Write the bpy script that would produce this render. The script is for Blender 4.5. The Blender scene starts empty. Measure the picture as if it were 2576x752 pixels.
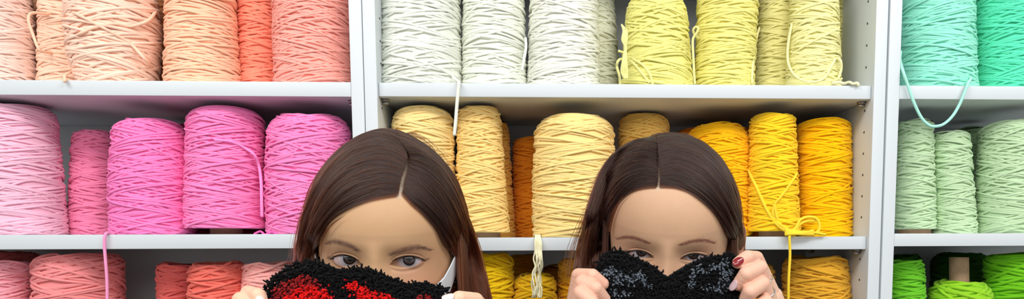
import bpy, math, random
import numpy as np
from mathutils import Vector, Matrix

# ---------------------------------------------------------------- camera
W_IMG, H_IMG, FPX = 2576.0, 752.0, 1860.0
PPX, PPY = 1455.0, 792.0
YAW, PITCH, ROLL = 0.04739, -0.09259, 0.00376
CAM = np.array([0.0, -1.134, 1.5])
scn = bpy.context.scene
cam_data = bpy.data.cameras.new('camera')
cam = bpy.data.objects.new('camera', cam_data)
scn.collection.objects.link(cam)
cam.location = CAM
cam.rotation_mode = 'XYZ'
cam.rotation_euler = (math.pi/2 + PITCH, ROLL, -YAW)
cam_data.sensor_width = 36.0
cam_data.sensor_fit = 'HORIZONTAL'
cam_data.lens = FPX / W_IMG * 36.0
cam_data.shift_x = (W_IMG/2 - PPX) / W_IMG
cam_data.shift_y = (PPY - H_IMG/2) / W_IMG
cam_data.clip_start = 0.02
scn.camera = cam

def rot_x(a):
    c, s = math.cos(a), math.sin(a)
    return np.array([[1, 0, 0], [0, c, -s], [0, s, c]])
def rot_y(a):
    c, s = math.cos(a), math.sin(a)
    return np.array([[c, 0, s], [0, 1, 0], [-s, 0, c]])
def rot_z(a):
    c, s = math.cos(a), math.sin(a)
    return np.array([[c, -s, 0], [s, c, 0], [0, 0, 1]])
CR = rot_z(-YAW) @ rot_y(ROLL) @ rot_x(math.pi/2 + PITCH)

def at(px, py, Y):
    """the point of the photograph's pixel on the upright plane y = Y"""
    d = CR @ np.array([(px-PPX)/FPX, -(py-PPY)/FPX, -1.0])
    t = (Y - CAM[1]) / d[1]
    return CAM + d*t
def depth_of(p):
    return -((np.asarray(p) - CAM) @ CR)[2]

# ---------------------------------------------------------------- light, exposure
scn.view_settings.view_transform = 'Standard'
scn.view_settings.look = 'None'
scn.view_settings.gamma = 1.0
scn.view_settings.use_curve_mapping = False
scn.view_settings.exposure = 0.04
world = bpy.data.worlds.new('room_light')
scn.world = world
world.use_nodes = True
world.node_tree.nodes['Background'].inputs[0].default_value = (0.97, 0.99, 1.0, 1)
world.node_tree.nodes['Background'].inputs[1].default_value = 0.46
def area_light(name, loc, target, sx, sy, power, col=(1, 1, 1)):
    l = bpy.data.lights.new(name, 'AREA')
    l.shape = 'RECTANGLE'; l.size = sx; l.size_y = sy; l.energy = power; l.color = col
    o = bpy.data.objects.new(name, l)
    scn.collection.objects.link(o)
    o.location = loc
    o.rotation_euler = (Vector(target) - Vector(loc)).to_track_quat('-Z', 'Y').to_euler()
    return o
area_light('ceiling_lamp_light', (-0.85, -1.3, 2.8), (-0.5, 0.0, 1.5), 1.3, 0.5, 19, (1, 0.985, 0.96))
area_light('ceiling_lamp_light', (0.95, -1.3, 2.8), (0.6, 0.0, 1.5), 1.3, 0.5, 19, (1, 0.985, 0.96))
area_light('ceiling_lamp_light', (0.1, -3.2, 2.5), (0.1, 0.0, 1.4), 2.6, 0.8, 30, (0.97, 0.99, 1))

# ---------------------------------------------------------------- helpers
def lin(c):
    out = []
    for v in c:
        v = v/255.0
        out.append(v/12.92 if v <= 0.04045 else ((v+0.055)/1.055)**2.4)
    return tuple(out)
MATS = {}
def mat(name, rgb, rough=0.6, spec=0.5, metal=0.0, sheen=0.0, noise=0.0, nscale=40.0, bump=0.0, bscale=600.0,
        sss=0.0, sssr=(1.0, 0.35, 0.2), attr=None, coat=0.0):
    key = name
    if key in MATS: return MATS[key]
    m = bpy.data.materials.new(name); m.use_nodes = True
    nt = m.node_tree; b = nt.nodes['Principled BSDF']
    col = lin(rgb)
    b.inputs['Base Color'].default_value = (*col, 1)
    b.inputs['Roughness'].default_value = rough
    b.inputs['Specular IOR Level'].default_value = spec
    b.inputs['Metallic'].default_value = metal
    b.inputs['Sheen Weight'].default_value = sheen
    b.inputs['Coat Weight'].default_value = coat
    tc = nt.nodes.new('ShaderNodeTexCoord')
    src = None
    if attr:
        a = nt.nodes.new('ShaderNodeAttribute'); a.attribute_name = attr
        src = a.outputs['Color']
    if noise > 0:
        n = nt.nodes.new('ShaderNodeTexNoise'); n.inputs['Scale'].default_value = nscale
        n.inputs['Detail'].default_value = 3
        nt.links.new(tc.outputs['Object'], n.inputs['Vector'])
        hsv = nt.nodes.new('ShaderNodeHueSaturation')
        mr = nt.nodes.new('ShaderNodeMapRange')
        mr.inputs['From Min'].default_value = 0.3; mr.inputs['From Max'].default_value = 0.7
        mr.inputs['To Min'].default_value = 1-noise; mr.inputs['To Max'].default_value = 1+noise
        nt.links.new(n.outputs['Fac'], mr.inputs['Value'])
        nt.links.new(mr.outputs['Result'], hsv.inputs['Value'])
        if src is not None: nt.links.new(src, hsv.inputs['Color'])
        else: hsv.inputs['Color'].default_value = (*col, 1)
        src = hsv.outputs['Color']
    if src is not None: nt.links.new(src, b.inputs['Base Color'])
    if bump > 0:
        n2 = nt.nodes.new('ShaderNodeTexNoise'); n2.inputs['Scale'].default_value = bscale
        nt.links.new(tc.outputs['Object'], n2.inputs['Vector'])
        bp = nt.nodes.new('ShaderNodeBump'); bp.inputs['Strength'].default_value = bump
        bp.inputs['Distance'].default_value = 0.001
        nt.links.new(n2.outputs['Fac'], bp.inputs['Height'])
        nt.links.new(bp.outputs['Normal'], b.inputs['Normal'])
    if sss > 0:
        b.inputs['Subsurface Weight'].default_value = sss
        b.inputs['Subsurface Radius'].default_value = sssr
        b.inputs['Subsurface Scale'].default_value = 0.004 if attr else 0.005
    MATS[key] = m
    return m

def mesh_obj(name, V, F, material=None, parent=None, smooth=True, cols=None):
    """V (n,3) array; F (m,4) or (m,3) int array or list of arrays of both"""
    V = np.asarray(V, dtype=np.float32)
    if isinstance(F, np.ndarray): F = [F]
    me = bpy.data.meshes.new(name)
    loops = np.concatenate([f.reshape(-1) for f in F]).astype(np.int32)
    tot = np.concatenate([np.full(len(f), f.shape[1], dtype=np.int32) for f in F])
    start = np.concatenate([[0], np.cumsum(tot)[:-1]]).astype(np.int32)
    me.vertices.add(len(V)); me.vertices.foreach_set('co', V.reshape(-1))
    me.loops.add(len(loops)); me.loops.foreach_set('vertex_index', loops)
    me.polygons.add(len(tot)); me.polygons.foreach_set('loop_start', start)
    me.polygons.foreach_set('loop_total', tot)
    if smooth: me.polygons.foreach_set('use_smooth', np.ones(len(tot), dtype=bool))
    if cols is not None:
        ca = me.color_attributes.new('tint', 'FLOAT_COLOR', 'POINT')
        c4 = np.ones((len(V), 4), dtype=np.float32); c4[:, :3] = cols
        ca.data.foreach_set('color', c4.reshape(-1))
    me.update(calc_edges=True); me.validate()
    if material: me.materials.append(material)
    o = bpy.data.objects.new(name, me)
    scn.collection.objects.link(o)
    if parent is not None: o.parent = parent
    return o

class Geo:
    def __init__(s): s.V = []; s.Q = []; s.T = []; s.C = []; s.n = 0
    def add(s, V, Q=None, T=None, col=None):
        V = np.asarray(V, float)
        if Q is not None and len(Q): s.Q.append(np.asarray(Q, int)+s.n)
        if T is not None and len(T): s.T.append(np.asarray(T, int)+s.n)
        s.V.append(V)
        if col is not None:
            c = np.asarray(col, float)
            s.C.append(np.tile(c, (len(V), 1)) if c.ndim == 1 else c)
        s.n += len(V)
    def build(s, name, material, parent=None, smooth=True):
        F = []
        if s.Q: F.append(np.concatenate(s.Q))
        if s.T: F.append(np.concatenate(s.T))
        return mesh_obj(name, np.concatenate(s.V), F, material, parent, smooth,
                        np.concatenate(s.C) if s.C else None)
    def box(s, x0, x1, y0, y1, z0, z1, bev=0.0):
        if bev <= 0:
            V = [(x, y, z) for x in (x0, x1) for y in (y0, y1) for z in (z0, z1)]
            Q = [(0, 1, 3, 2), (4, 6, 7, 5), (0, 4, 5, 1), (2, 3, 7, 6), (0, 2, 6, 4), (1, 5, 7, 3)]
            s.add(V, Q); return
        import bmesh
        bm = bmesh.new()
        bmesh.ops.create_cube(bm, size=1)
        for v in bm.verts:
            v.co.x = x0 if v.co.x < 0 else x1; v.co.y = y0 if v.co.y < 0 else y1; v.co.z = z0 if v.co.z < 0 else z1
        bmesh.ops.bevel(bm, geom=list(bm.edges), offset=bev, segments=2, affect='EDGES', profile=0.6)
        bmesh.ops.triangulate(bm, faces=bm.faces)
        bm.verts.index_update()
        s.add([v.co[:] for v in bm.verts], None, [[v.index for v in f.verts] for f in bm.faces]); bm.free()
    def lathe(s, prof, seg=32, c=(0, 0, 0), close=False, col=None):
        prof = np.asarray(prof, float); n = len(prof)
        th = np.linspace(0, 2*np.pi, seg, endpoint=False)
        V = np.stack([prof[:, None, 0]*np.cos(th)+c[0], prof[:, None, 0]*np.sin(th)+c[1],
                      np.repeat(prof[:, None, 1], seg, 1)+c[2]], -1).reshape(-1, 3)
        i, j = np.meshgrid(np.arange(n-1), np.arange(seg), indexing='ij')
        j2 = (j+1) % seg
        Q = np.stack([i*seg+j, i*seg+j2, (i+1)*seg+j2, (i+1)*seg+j], -1).reshape(-1, 4)
        s.add(V, Q, col=col)
    def tube(s, P, r, sides=6, ref=None, caps=True, col=None, tip=None):
        """swept tube along the polyline P; ref = (n,3) reference normals"""
        P = np.asarray(P, float); n = len(P)
        r = np.broadcast_to(np.asarray(r, float), (n,)).copy()
        Tn = np.gradient(P, axis=0); Tn /= np.linalg.norm(Tn, axis=1, keepdims=True)+1e-12
        if ref is None:
            N = np.zeros_like(P)
            a = np.array([0, 0, 1.0]) if abs(Tn[0, 2]) < 0.9 else np.array([1.0, 0, 0])
            nn = np.cross(Tn[0], a); nn /= np.linalg.norm(nn); N[0] = nn
            for k in range(1, n):
                nn = nn - Tn[k]*np.dot(nn, Tn[k]); nn /= np.linalg.norm(nn)+1e-12; N[k] = nn
        else:
            N = ref - Tn*np.sum(ref*Tn, 1, keepdims=True); N /= np.linalg.norm(N, axis=1, keepdims=True)+1e-12
        B = np.cross(Tn, N)
        a = np.linspace(0, 2*np.pi, sides, endpoint=False)
        V = (P[:, None] + r[:, None, None]*(np.cos(a)[None, :, None]*N[:, None] + np.sin(a)[None, :, None]*B[:, None])).reshape(-1, 3)
        i, j = np.meshgrid(np.arange(n-1), np.arange(sides), indexing='ij'); j2 = (j+1) % sides
        Q = np.stack([i*sides+j, i*sides+j2, (i+1)*sides+j2, (i+1)*sides+j], -1).reshape(-1, 4)
        T = None
        if caps:
            V = np.concatenate([V, P[:1]-Tn[:1]*r[0]*0.5, P[-1:]+Tn[-1:]*r[-1]*0.5])
            k = np.arange(sides); k2 = (k+1) % sides
            T = np.concatenate([np.stack([k2, k, np.full(sides, n*sides)], 1),
                                np.stack([k+(n-1)*sides, k2+(n-1)*sides, np.full(sides, n*sides+1)], 1)])
        s.add(V, Q, T, col=col)
    def ball(s, c, r, nu=16, nv=10, col=None, M=None):
        r = np.broadcast_to(np.asarray(r, float), (3,))
        ph = np.linspace(0.02, np.pi-0.02, nv); th = np.linspace(0, 2*np.pi, nu, endpoint=False)
        V = np.stack([np.sin(ph)[:, None]*np.cos(th), np.sin(ph)[:, None]*np.sin(th), np.repeat(np.cos(ph)[:, None], nu, 1)], -1).reshape(-1, 3)*r
        if M is not None: V = V @ np.asarray(M).T
        V = V+np.asarray(c)
        i, j = np.meshgrid(np.arange(nv-1), np.arange(nu), indexing='ij'); j2 = (j+1) % nu
        Q = np.stack([(i+1)*nu+j, (i+1)*nu+j2, i*nu+j2, i*nu+j], -1).reshape(-1, 4)
        k = np.arange(nu); k2 = (k+1) % nu; n = nu*nv
        V = np.concatenate([V, V[:nu].mean(0, keepdims=True), V[-nu:].mean(0, keepdims=True)])
        T = np.concatenate([np.stack([k, k2, np.full(nu, n)], 1), np.stack([k2+(nv-1)*nu, k+(nv-1)*nu, np.full(nu, n+1)], 1)])
        s.add(V, Q, T, col=col)

def catmull(P, m=8):
    P = np.asarray(P, float)
    Q = np.concatenate([[2*P[0]-P[1]], P, [2*P[-1]-P[-2]]])
    out = []
    for i in range(len(P)-1):
        a, b, c, d = Q[i:i+4]
        for t in np.linspace(0, 1, m, endpoint=False):
            out.append(0.5*((2*b)+(-a+c)*t+(2*a-5*b+4*c-d)*t*t+(-a+3*b-3*c+d)*t**3))
    out.append(P[-1])
    return np.array(out)
def smooth1(x): x = np.clip(x, 0, 1); return x*x*(3-2*x)

def empty(name, loc, label=None, cat=None, group=None):
    o = bpy.data.objects.new(name, None); scn.collection.objects.link(o)
    o.location = tuple(float(v) for v in loc); o.empty_display_size = 0.05
    if label: o['label'] = label
    if cat: o['category'] = cat
    if group: o['group'] = group
    bpy.context.view_layer.update()
    return o
def tag(o, label, cat, group=None):
    o['label'] = label; o['category'] = cat
    if group: o['group'] = group
    return o

# ---------------------------------------------------------------- setting
M_WHITE = mat('white_laminate', (210, 216, 219), 0.42, 0.35, noise=0.012, nscale=3)
M_BACK = mat('white_back_board', (222, 222, 222), 0.55, 0.25, noise=0.015, nscale=4)
M_WALL = mat('painted_wall', (225, 225, 222), 0.8, 0.2, noise=0.02, nscale=2)
M_FLOOR = mat('grey_vinyl_floor', (170, 165, 158), 0.5, 0.3, noise=0.06, nscale=8)
M_DARK = mat('pin_hole_dark', (60, 55, 52), 0.7)
M_STEEL = mat('steel', (170, 165, 160), 0.35, 0.5, 0.9)

g = Geo(); g.box(-3.2, 3.2, -4.2, 0.42, -0.05, 0.0)
f_ = g.build('floor', M_FLOOR, smooth=False); f_['kind'] = 'structure'
g = Geo(); g.box(-3.2, 3.2, 0.31, 0.42, 0.0, 3.0)
w_ = g.build('wall_back', M_WALL, smooth=False); w_['kind'] = 'structure'

CAB_TOP, CAB_D = 2.24, 0.29
def zpix(px, py, Y=0.0): return at(px, py, Y)[2]
UNITS = {}
def bookcase(key, x0, x1, sh1, sh2, recess, label, holes_side):
    """x0, x1 outer faces of the side panels; sh1, sh2 (top z, bottom z) of the two shelves in view"""
    pw = 0.0185
    t = empty('bookcase', ((x0+x1)/2, CAB_D/2, 0.0), label, 'bookcase', 'white bookcases standing side by side')
    L = np.array(t.location)
    def bx(name, a, b, c, d, e, f, m=M_WHITE, bev=0.0008):
        g = Geo(); g.box(a-L[0], b-L[0], c-L[1], d-L[1], e, f, bev)
        return g.build(name, m, t, smooth=False)
    pl = bx('side_panel', x0, x0+pw, 0, CAB_D, 0, CAB_TOP)
    pr = bx('side_panel', x1-pw, x1, 0, CAB_D, 0, CAB_TOP)
    bx('back_board', x0+pw, x1-pw, CAB_D-0.012, CAB_D-0.006, 0.06, CAB_TOP-0.02, M_BACK, 0)
    bx('top_panel', x0+pw, x1-pw, 0.001, CAB_D-0.014, CAB_TOP-0.02, CAB_TOP)
    bx('plinth', x0+pw, x1-pw, 0.012, 0.03, 0, 0.06)
    pitch = sh1[0]-sh2[0]; th = sh1[0]-sh1[1]
    zs = [(sh1[0]+pitch-th*0, th), (sh1[0], sh1[0]-sh1[1]), (sh2[0], sh2[0]-sh2[1])]
    z = sh2[0]-pitch
    while z > 0.08:
        zs.append((z, th)); z -= pitch
    for zt, tt in zs:
        if zt > CAB_TOP-0.03: continue
        bx('shelf', x0+pw+0.0006, x1-pw-0.0006, recess, CAB_D-0.0135, zt-tt, zt)
    # pin holes drilled in the inner faces of the side panels, supports under the shelves
    for pan, xs, sg in ((pl, x0+pw, 1), (pr, x1-pw, -1)):
        hole = None
        for zz in (np.arange(1.345, 1.97, 0.0332) if holes_side == sg or holes_side == 2 else ()):
            if any(zt-tt-0.004 < zz < zt+0.004 for zt, tt in zs[:4]): continue
            if hole is None:
                g = Geo()
                g.tube(np.array([(-sg*0.004, 0, 0), (sg*0.0004, 0, 0)]), 0.0019, 12)
                hole = g.build('pin_hole', M_DARK, pan, smooth=False)
            else:
                h2 = hole.copy(); scn.collection.objects.link(h2); h2.parent = pan; hole = h2
            hole.location = (xs-L[0], 0.03-L[1], float(zz))
        for zt, tt in zs[1:3]:
            for yy in (0.03, 0.235):
                g = Geo()
                g.box(xs-L[0]+(0 if sg > 0 else -0.011), xs-L[0]+(0.011 if sg > 0 else 0), yy-0.005-L[1], yy+0.005-L[1], zt-tt-0.0035, zt-tt-0.0002, 0)
                zc = zt-tt-0.006
                P = np.array([(xs-L[0]+sg*0.0, yy-L[1], zc), (xs-L[0]+sg*0.006, yy-L[1], zc), (xs-L[0]+sg*0.010, yy-L[1], zc)])
                g.tube(P, 0.0022, 8)
                g.build('shelf_support', M_STEEL, t, smooth=False)
    UNITS[key] = dict(x0=x0, x1=x1, z1=sh1[0], z2=sh2[0], z3=sh2[0]-pitch, b0=sh1[0]+pitch-th, b1=sh1[1], b2=sh2[1])
    return t
def sh(px, top, bot, Y): return (zpix(px, top, Y), zpix(px, bot, Y))
xr_L = at(917.5, 313, 0)[0]; xl_M = at(919.5, 313, 0)[0]
xr_M = at(2223, 380, 0)[0]; xl_R = at(2228, 380, 0)[0]
bookcase('L', xr_L-0.80, xr_L, sh(440, 203.5, 241, 0.002), sh(440, 589.5, 626, 0.002), 0.002,
         'left white bookcase holding peach, pink and red yarn cones', 0)
bookcase('M', xl_M, xr_M, sh(1570, 211.5, 246, 0.009), sh(1690, 596, 629, 0.009), 0.009,
         'middle white bookcase holding white, yellow and orange yarn cones behind the women', 2)
bookcase('R', xl_R, xl_R+0.80, sh(2420, 216, 250, 0.002), sh(2420, 587, 619, 0.002), 0.002,
         'right white bookcase holding mint and green yarn cones', 0)

# ---------------------------------------------------------------- yarn cones
M_CARD = mat('cardboard_tube', (172, 140, 112), 0.85, 0.2, noise=0.1, nscale=90, bump=0.3, bscale=300)
def yarn_mat(rgb):
    lift_ = tuple(int(255*(v/255)**0.97) for v in rgb)      # whole yarn colour raised slightly
    return mat('yarn_%d_%d_%d' % rgb, lift_, 0.9, 0.08, noise=0.05, nscale=25, bump=0.35, bscale=1400, sheen=0.06)

def cone_profile(rb, rt, H, sh_r, bulge, bot_r, n=60):
    """profile (r, z) of the wound body from the bottom edge up the side and over the shoulder"""
    pts = []
    for a in np.linspace(0, np.pi/2, 6)[:-1]:
        pts.append((-bot_r*(1-math.sin(a)), bot_r*(1-math.cos(a)), 0))
    zz = np.linspace(bot_r, H-sh_r, 24)
    for z in zz[:-1]: pts.append((0, z, 0))
    for a in np.linspace(0, np.pi/2, 12):
        pts.append((-sh_r*1.15*(1-math.cos(a)), H-sh_r+sh_r*math.sin(a), 0))
    out = []
    for dr, z, _ in pts:
        t = z/H
        out.append((max(rb+(rt-rb)*t+bulge*math.sin(math.pi*t)+dr, 0.012), z))
    return np.array(out)

def winding(g, prof, ry, rng, turns, amin, amax, sides=5, seg=34, wob=0.0016, col=None):
    """one continuous strand laid in crossing passes over the profile"""
    d = np.concatenate([[0], np.cumsum(np.linalg.norm(np.diff(prof, axis=0), axis=1))])
    L = d[-1]
    N = int(turns*seg)
    th = np.arange(N)*(2*np.pi/seg)
    u = np.zeros(N); lay = np.zeros(N)
    pos = rng.uniform(0, L); dr = 1; k = 0; passes = 0
    Rm = prof[:, 0].mean()
    lo, hi = 0.0, L
    ang = math.radians(rng.uniform(amin, amax))
    jit = rng.uniform(-0.3, 0.3)
    for k in range(N):
        pos += dr*math.tan(ang)*Rm*(2*np.pi/seg)
        if dr > 0 and pos > hi or dr < 0 and pos < lo:
            pos = min(max(pos, 0), L)
            dr = -dr; passes += 1
            ang = math.radians(rng.uniform(amin, amax)) if rng.random() > 0.12 else math.radians(rng.uniform(amax, amax*1.9))
            lo = rng.uniform(0, 0.02*L)
            hi = L*(1-rng.uniform(0, 0.10))
        u[k] = pos; lay[k] = passes
    # wobble of the strand along the side, and its height over the layer beneath
    ph = [rng.uniform(0, 6.28) for _ in range(4)]
    u = u + wob*(np.sin(th*0.37+ph[0])+0.7*np.sin(th*1.13+ph[1])+0.5*np.sin(th*2.9+ph[2]))
    u = np.clip(u, 0, L)
    R = np.interp(u, d, prof[:, 0]); Z = np.interp(u, d, prof[:, 1])
    off = ry*(0.4*np.sin(th*0.61+ph[3])+0.35*np.sin(th*1.71+ph[1])) + ry*0.9*(lay/max(lay[-1], 1))
    # the outward normal in the profile plane
    dR = np.gradient(prof[:, 0], d); dZ = np.gradient(prof[:, 1], d)
    nR = np.interp(u, d, dZ); nZ = np.interp(u, d, -dR)
    R2 = R+nR*off; Z2 = Z+nZ*off
    Z2 = np.maximum(Z2, ry*0.9)
    P = np.stack([R2*np.cos(th), R2*np.sin(th), Z2], 1)
    ref = np.stack([nR*np.cos(th), nR*np.sin(th), nZ], 1)
    g.tube(P, ry, sides, ref=ref, col=col)

CONES = {}
SURF = {}
def yarn_cone(label, unit, row, xlb, xrb, xlt, xrt, ytop, Y, rgb, group, seed, lift=0.0, bulge=0.0, shr=0.012,
              amin=4, amax=11.5, dens=1.25, ry=0.00195, core_top=None, name='yarn_cone', tilt=(0, 0), core_r=0.026, rough_ends=0):
    U = UNITS[unit]; zb = U['z%d' % row]
    basepy = {1: 210, 2: 592, 3: 975}[row]
    cb = at((xlb+xrb)/2, basepy, Y); ct = at((xlt+xrt)/2, max(ytop, -60), Y)
    sb = depth_of(cb)/FPX; st = depth_of(ct)/FPX
    rb = (xrb-xlb)/2*sb - ry*0.8; rt = (xrt-xlt)/2*st - ry*0.8
    H = at((xlt+xrt)/2, ytop, Y-0.55*rt)[2] - zb - lift - ry
    lim = {1: U['b0'], 2: U['b1'], 3: U['b2']}[row] - zb - lift - ry*1.5
    H = min(H, lim-0.003)
    t = empty(name, (cb[0], Y, zb), label, 'yarn', group)
    rng = random.Random(seed)
    prof = cone_profile(rb, rt, H, shr, bulge, 0.006)
    g = Geo()
    inner = prof.copy(); inner[:, 0] -= ry*0.15; inner[-1, 0] = core_r
    inner = np.concatenate([[(core_r, 0.0015)], inner, [(core_r, H-0.0005)]])
    inner[:, 1] = np.clip(inner[:, 1], 0.0012, H-ry*0.5)
    g.lathe(inner, 44)
    amin, amax = amin+3.5, amax+5.0
    turns = H/(2*ry)*2.1*dens
    winding(g, prof, ry, rng, turns, amin, amax)
    V = g.V
    # the axis leans with the pixels of its top and bottom
    lean = (ct[0]-cb[0])
    for i, v in enumerate(V):
        v = v.copy(); v[:, 0] += lean*(v[:, 2]/max(H, 0.01)) + tilt[0]*v[:, 2]; v[:, 2] += lift
        g.V[i] = v
    wnd = g.build('yarn_winding', yarn_mat(rgb), t)
    g = Geo()
    ctop = lift+H*0.93 if core_top is None else core_top
    x1 = lean*ctop/max(H, 0.01)
    cr = min(core_r, rt*0.8)
    seg = 28; thh = np.linspace(0, 2*np.pi, seg, endpoint=False)
    rings = [(core_r if lift > 0 else cr, 0.0, 0), (cr*0.92, ctop, x1), (cr*0.92-0.002, ctop, x1), (core_r-0.002 if lift > 0 else cr-0.002, 0.0005, 0)]
    V = np.concatenate([np.stack([r*np.cos(thh)+dx, r*np.sin(thh), np.full(seg, z)], 1) for r, z, dx in rings])
    k = np.arange(seg); k2 = (k+1) % seg
    Q = np.concatenate([np.stack([a*seg+k, a*seg+k2, b*seg+k2, b*seg+k], 1) for a, b in ((0, 1), (1, 2), (2, 3), (3, 0))])
    g.add(V, Q)
    core = g.build('cardboard_core', M_CARD, t)
    CONES[label] = t
    SURF[t.name] = (cb[0], ct[0], rb, rt, bulge, H, zb+lift, Y)
    return t

def strand(parent, pts, rgb, r=0.0021, name='loose_strand', m=10):
    """loose piece of yarn; pts = (px, py, Y)"""
    P = []
    for p in pts:
        if len(p) == 3: P.append(at(*p)); continue
        xb_, xt_, rb_, rt_, bu_, H_, z0_, Y_ = SURF[parent.name]       # two numbers: lying on the winding
        Yq = Y_-rb_
        for _ in range(6):
            w_ = at(p[0], p[1], Yq); t_ = min(max((w_[2]-z0_)/H_, 0), 1)
            R_ = rb_+(rt_-rb_)*t_+bu_*math.sin(math.pi*t_)+.0022
            dx = w_[0]-(xb_+(xt_-xb_)*t_)
            Yq = Y_-math.sqrt(max(R_*R_-dx*dx, 0))-r*.5
        P.append(at(p[0], p[1], Yq))
    P = catmull(P, m) - np.array(parent.location)
    g = Geo(); g.tube(P, r, 8)
    return g.build(name, yarn_mat(rgb), parent)

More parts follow.
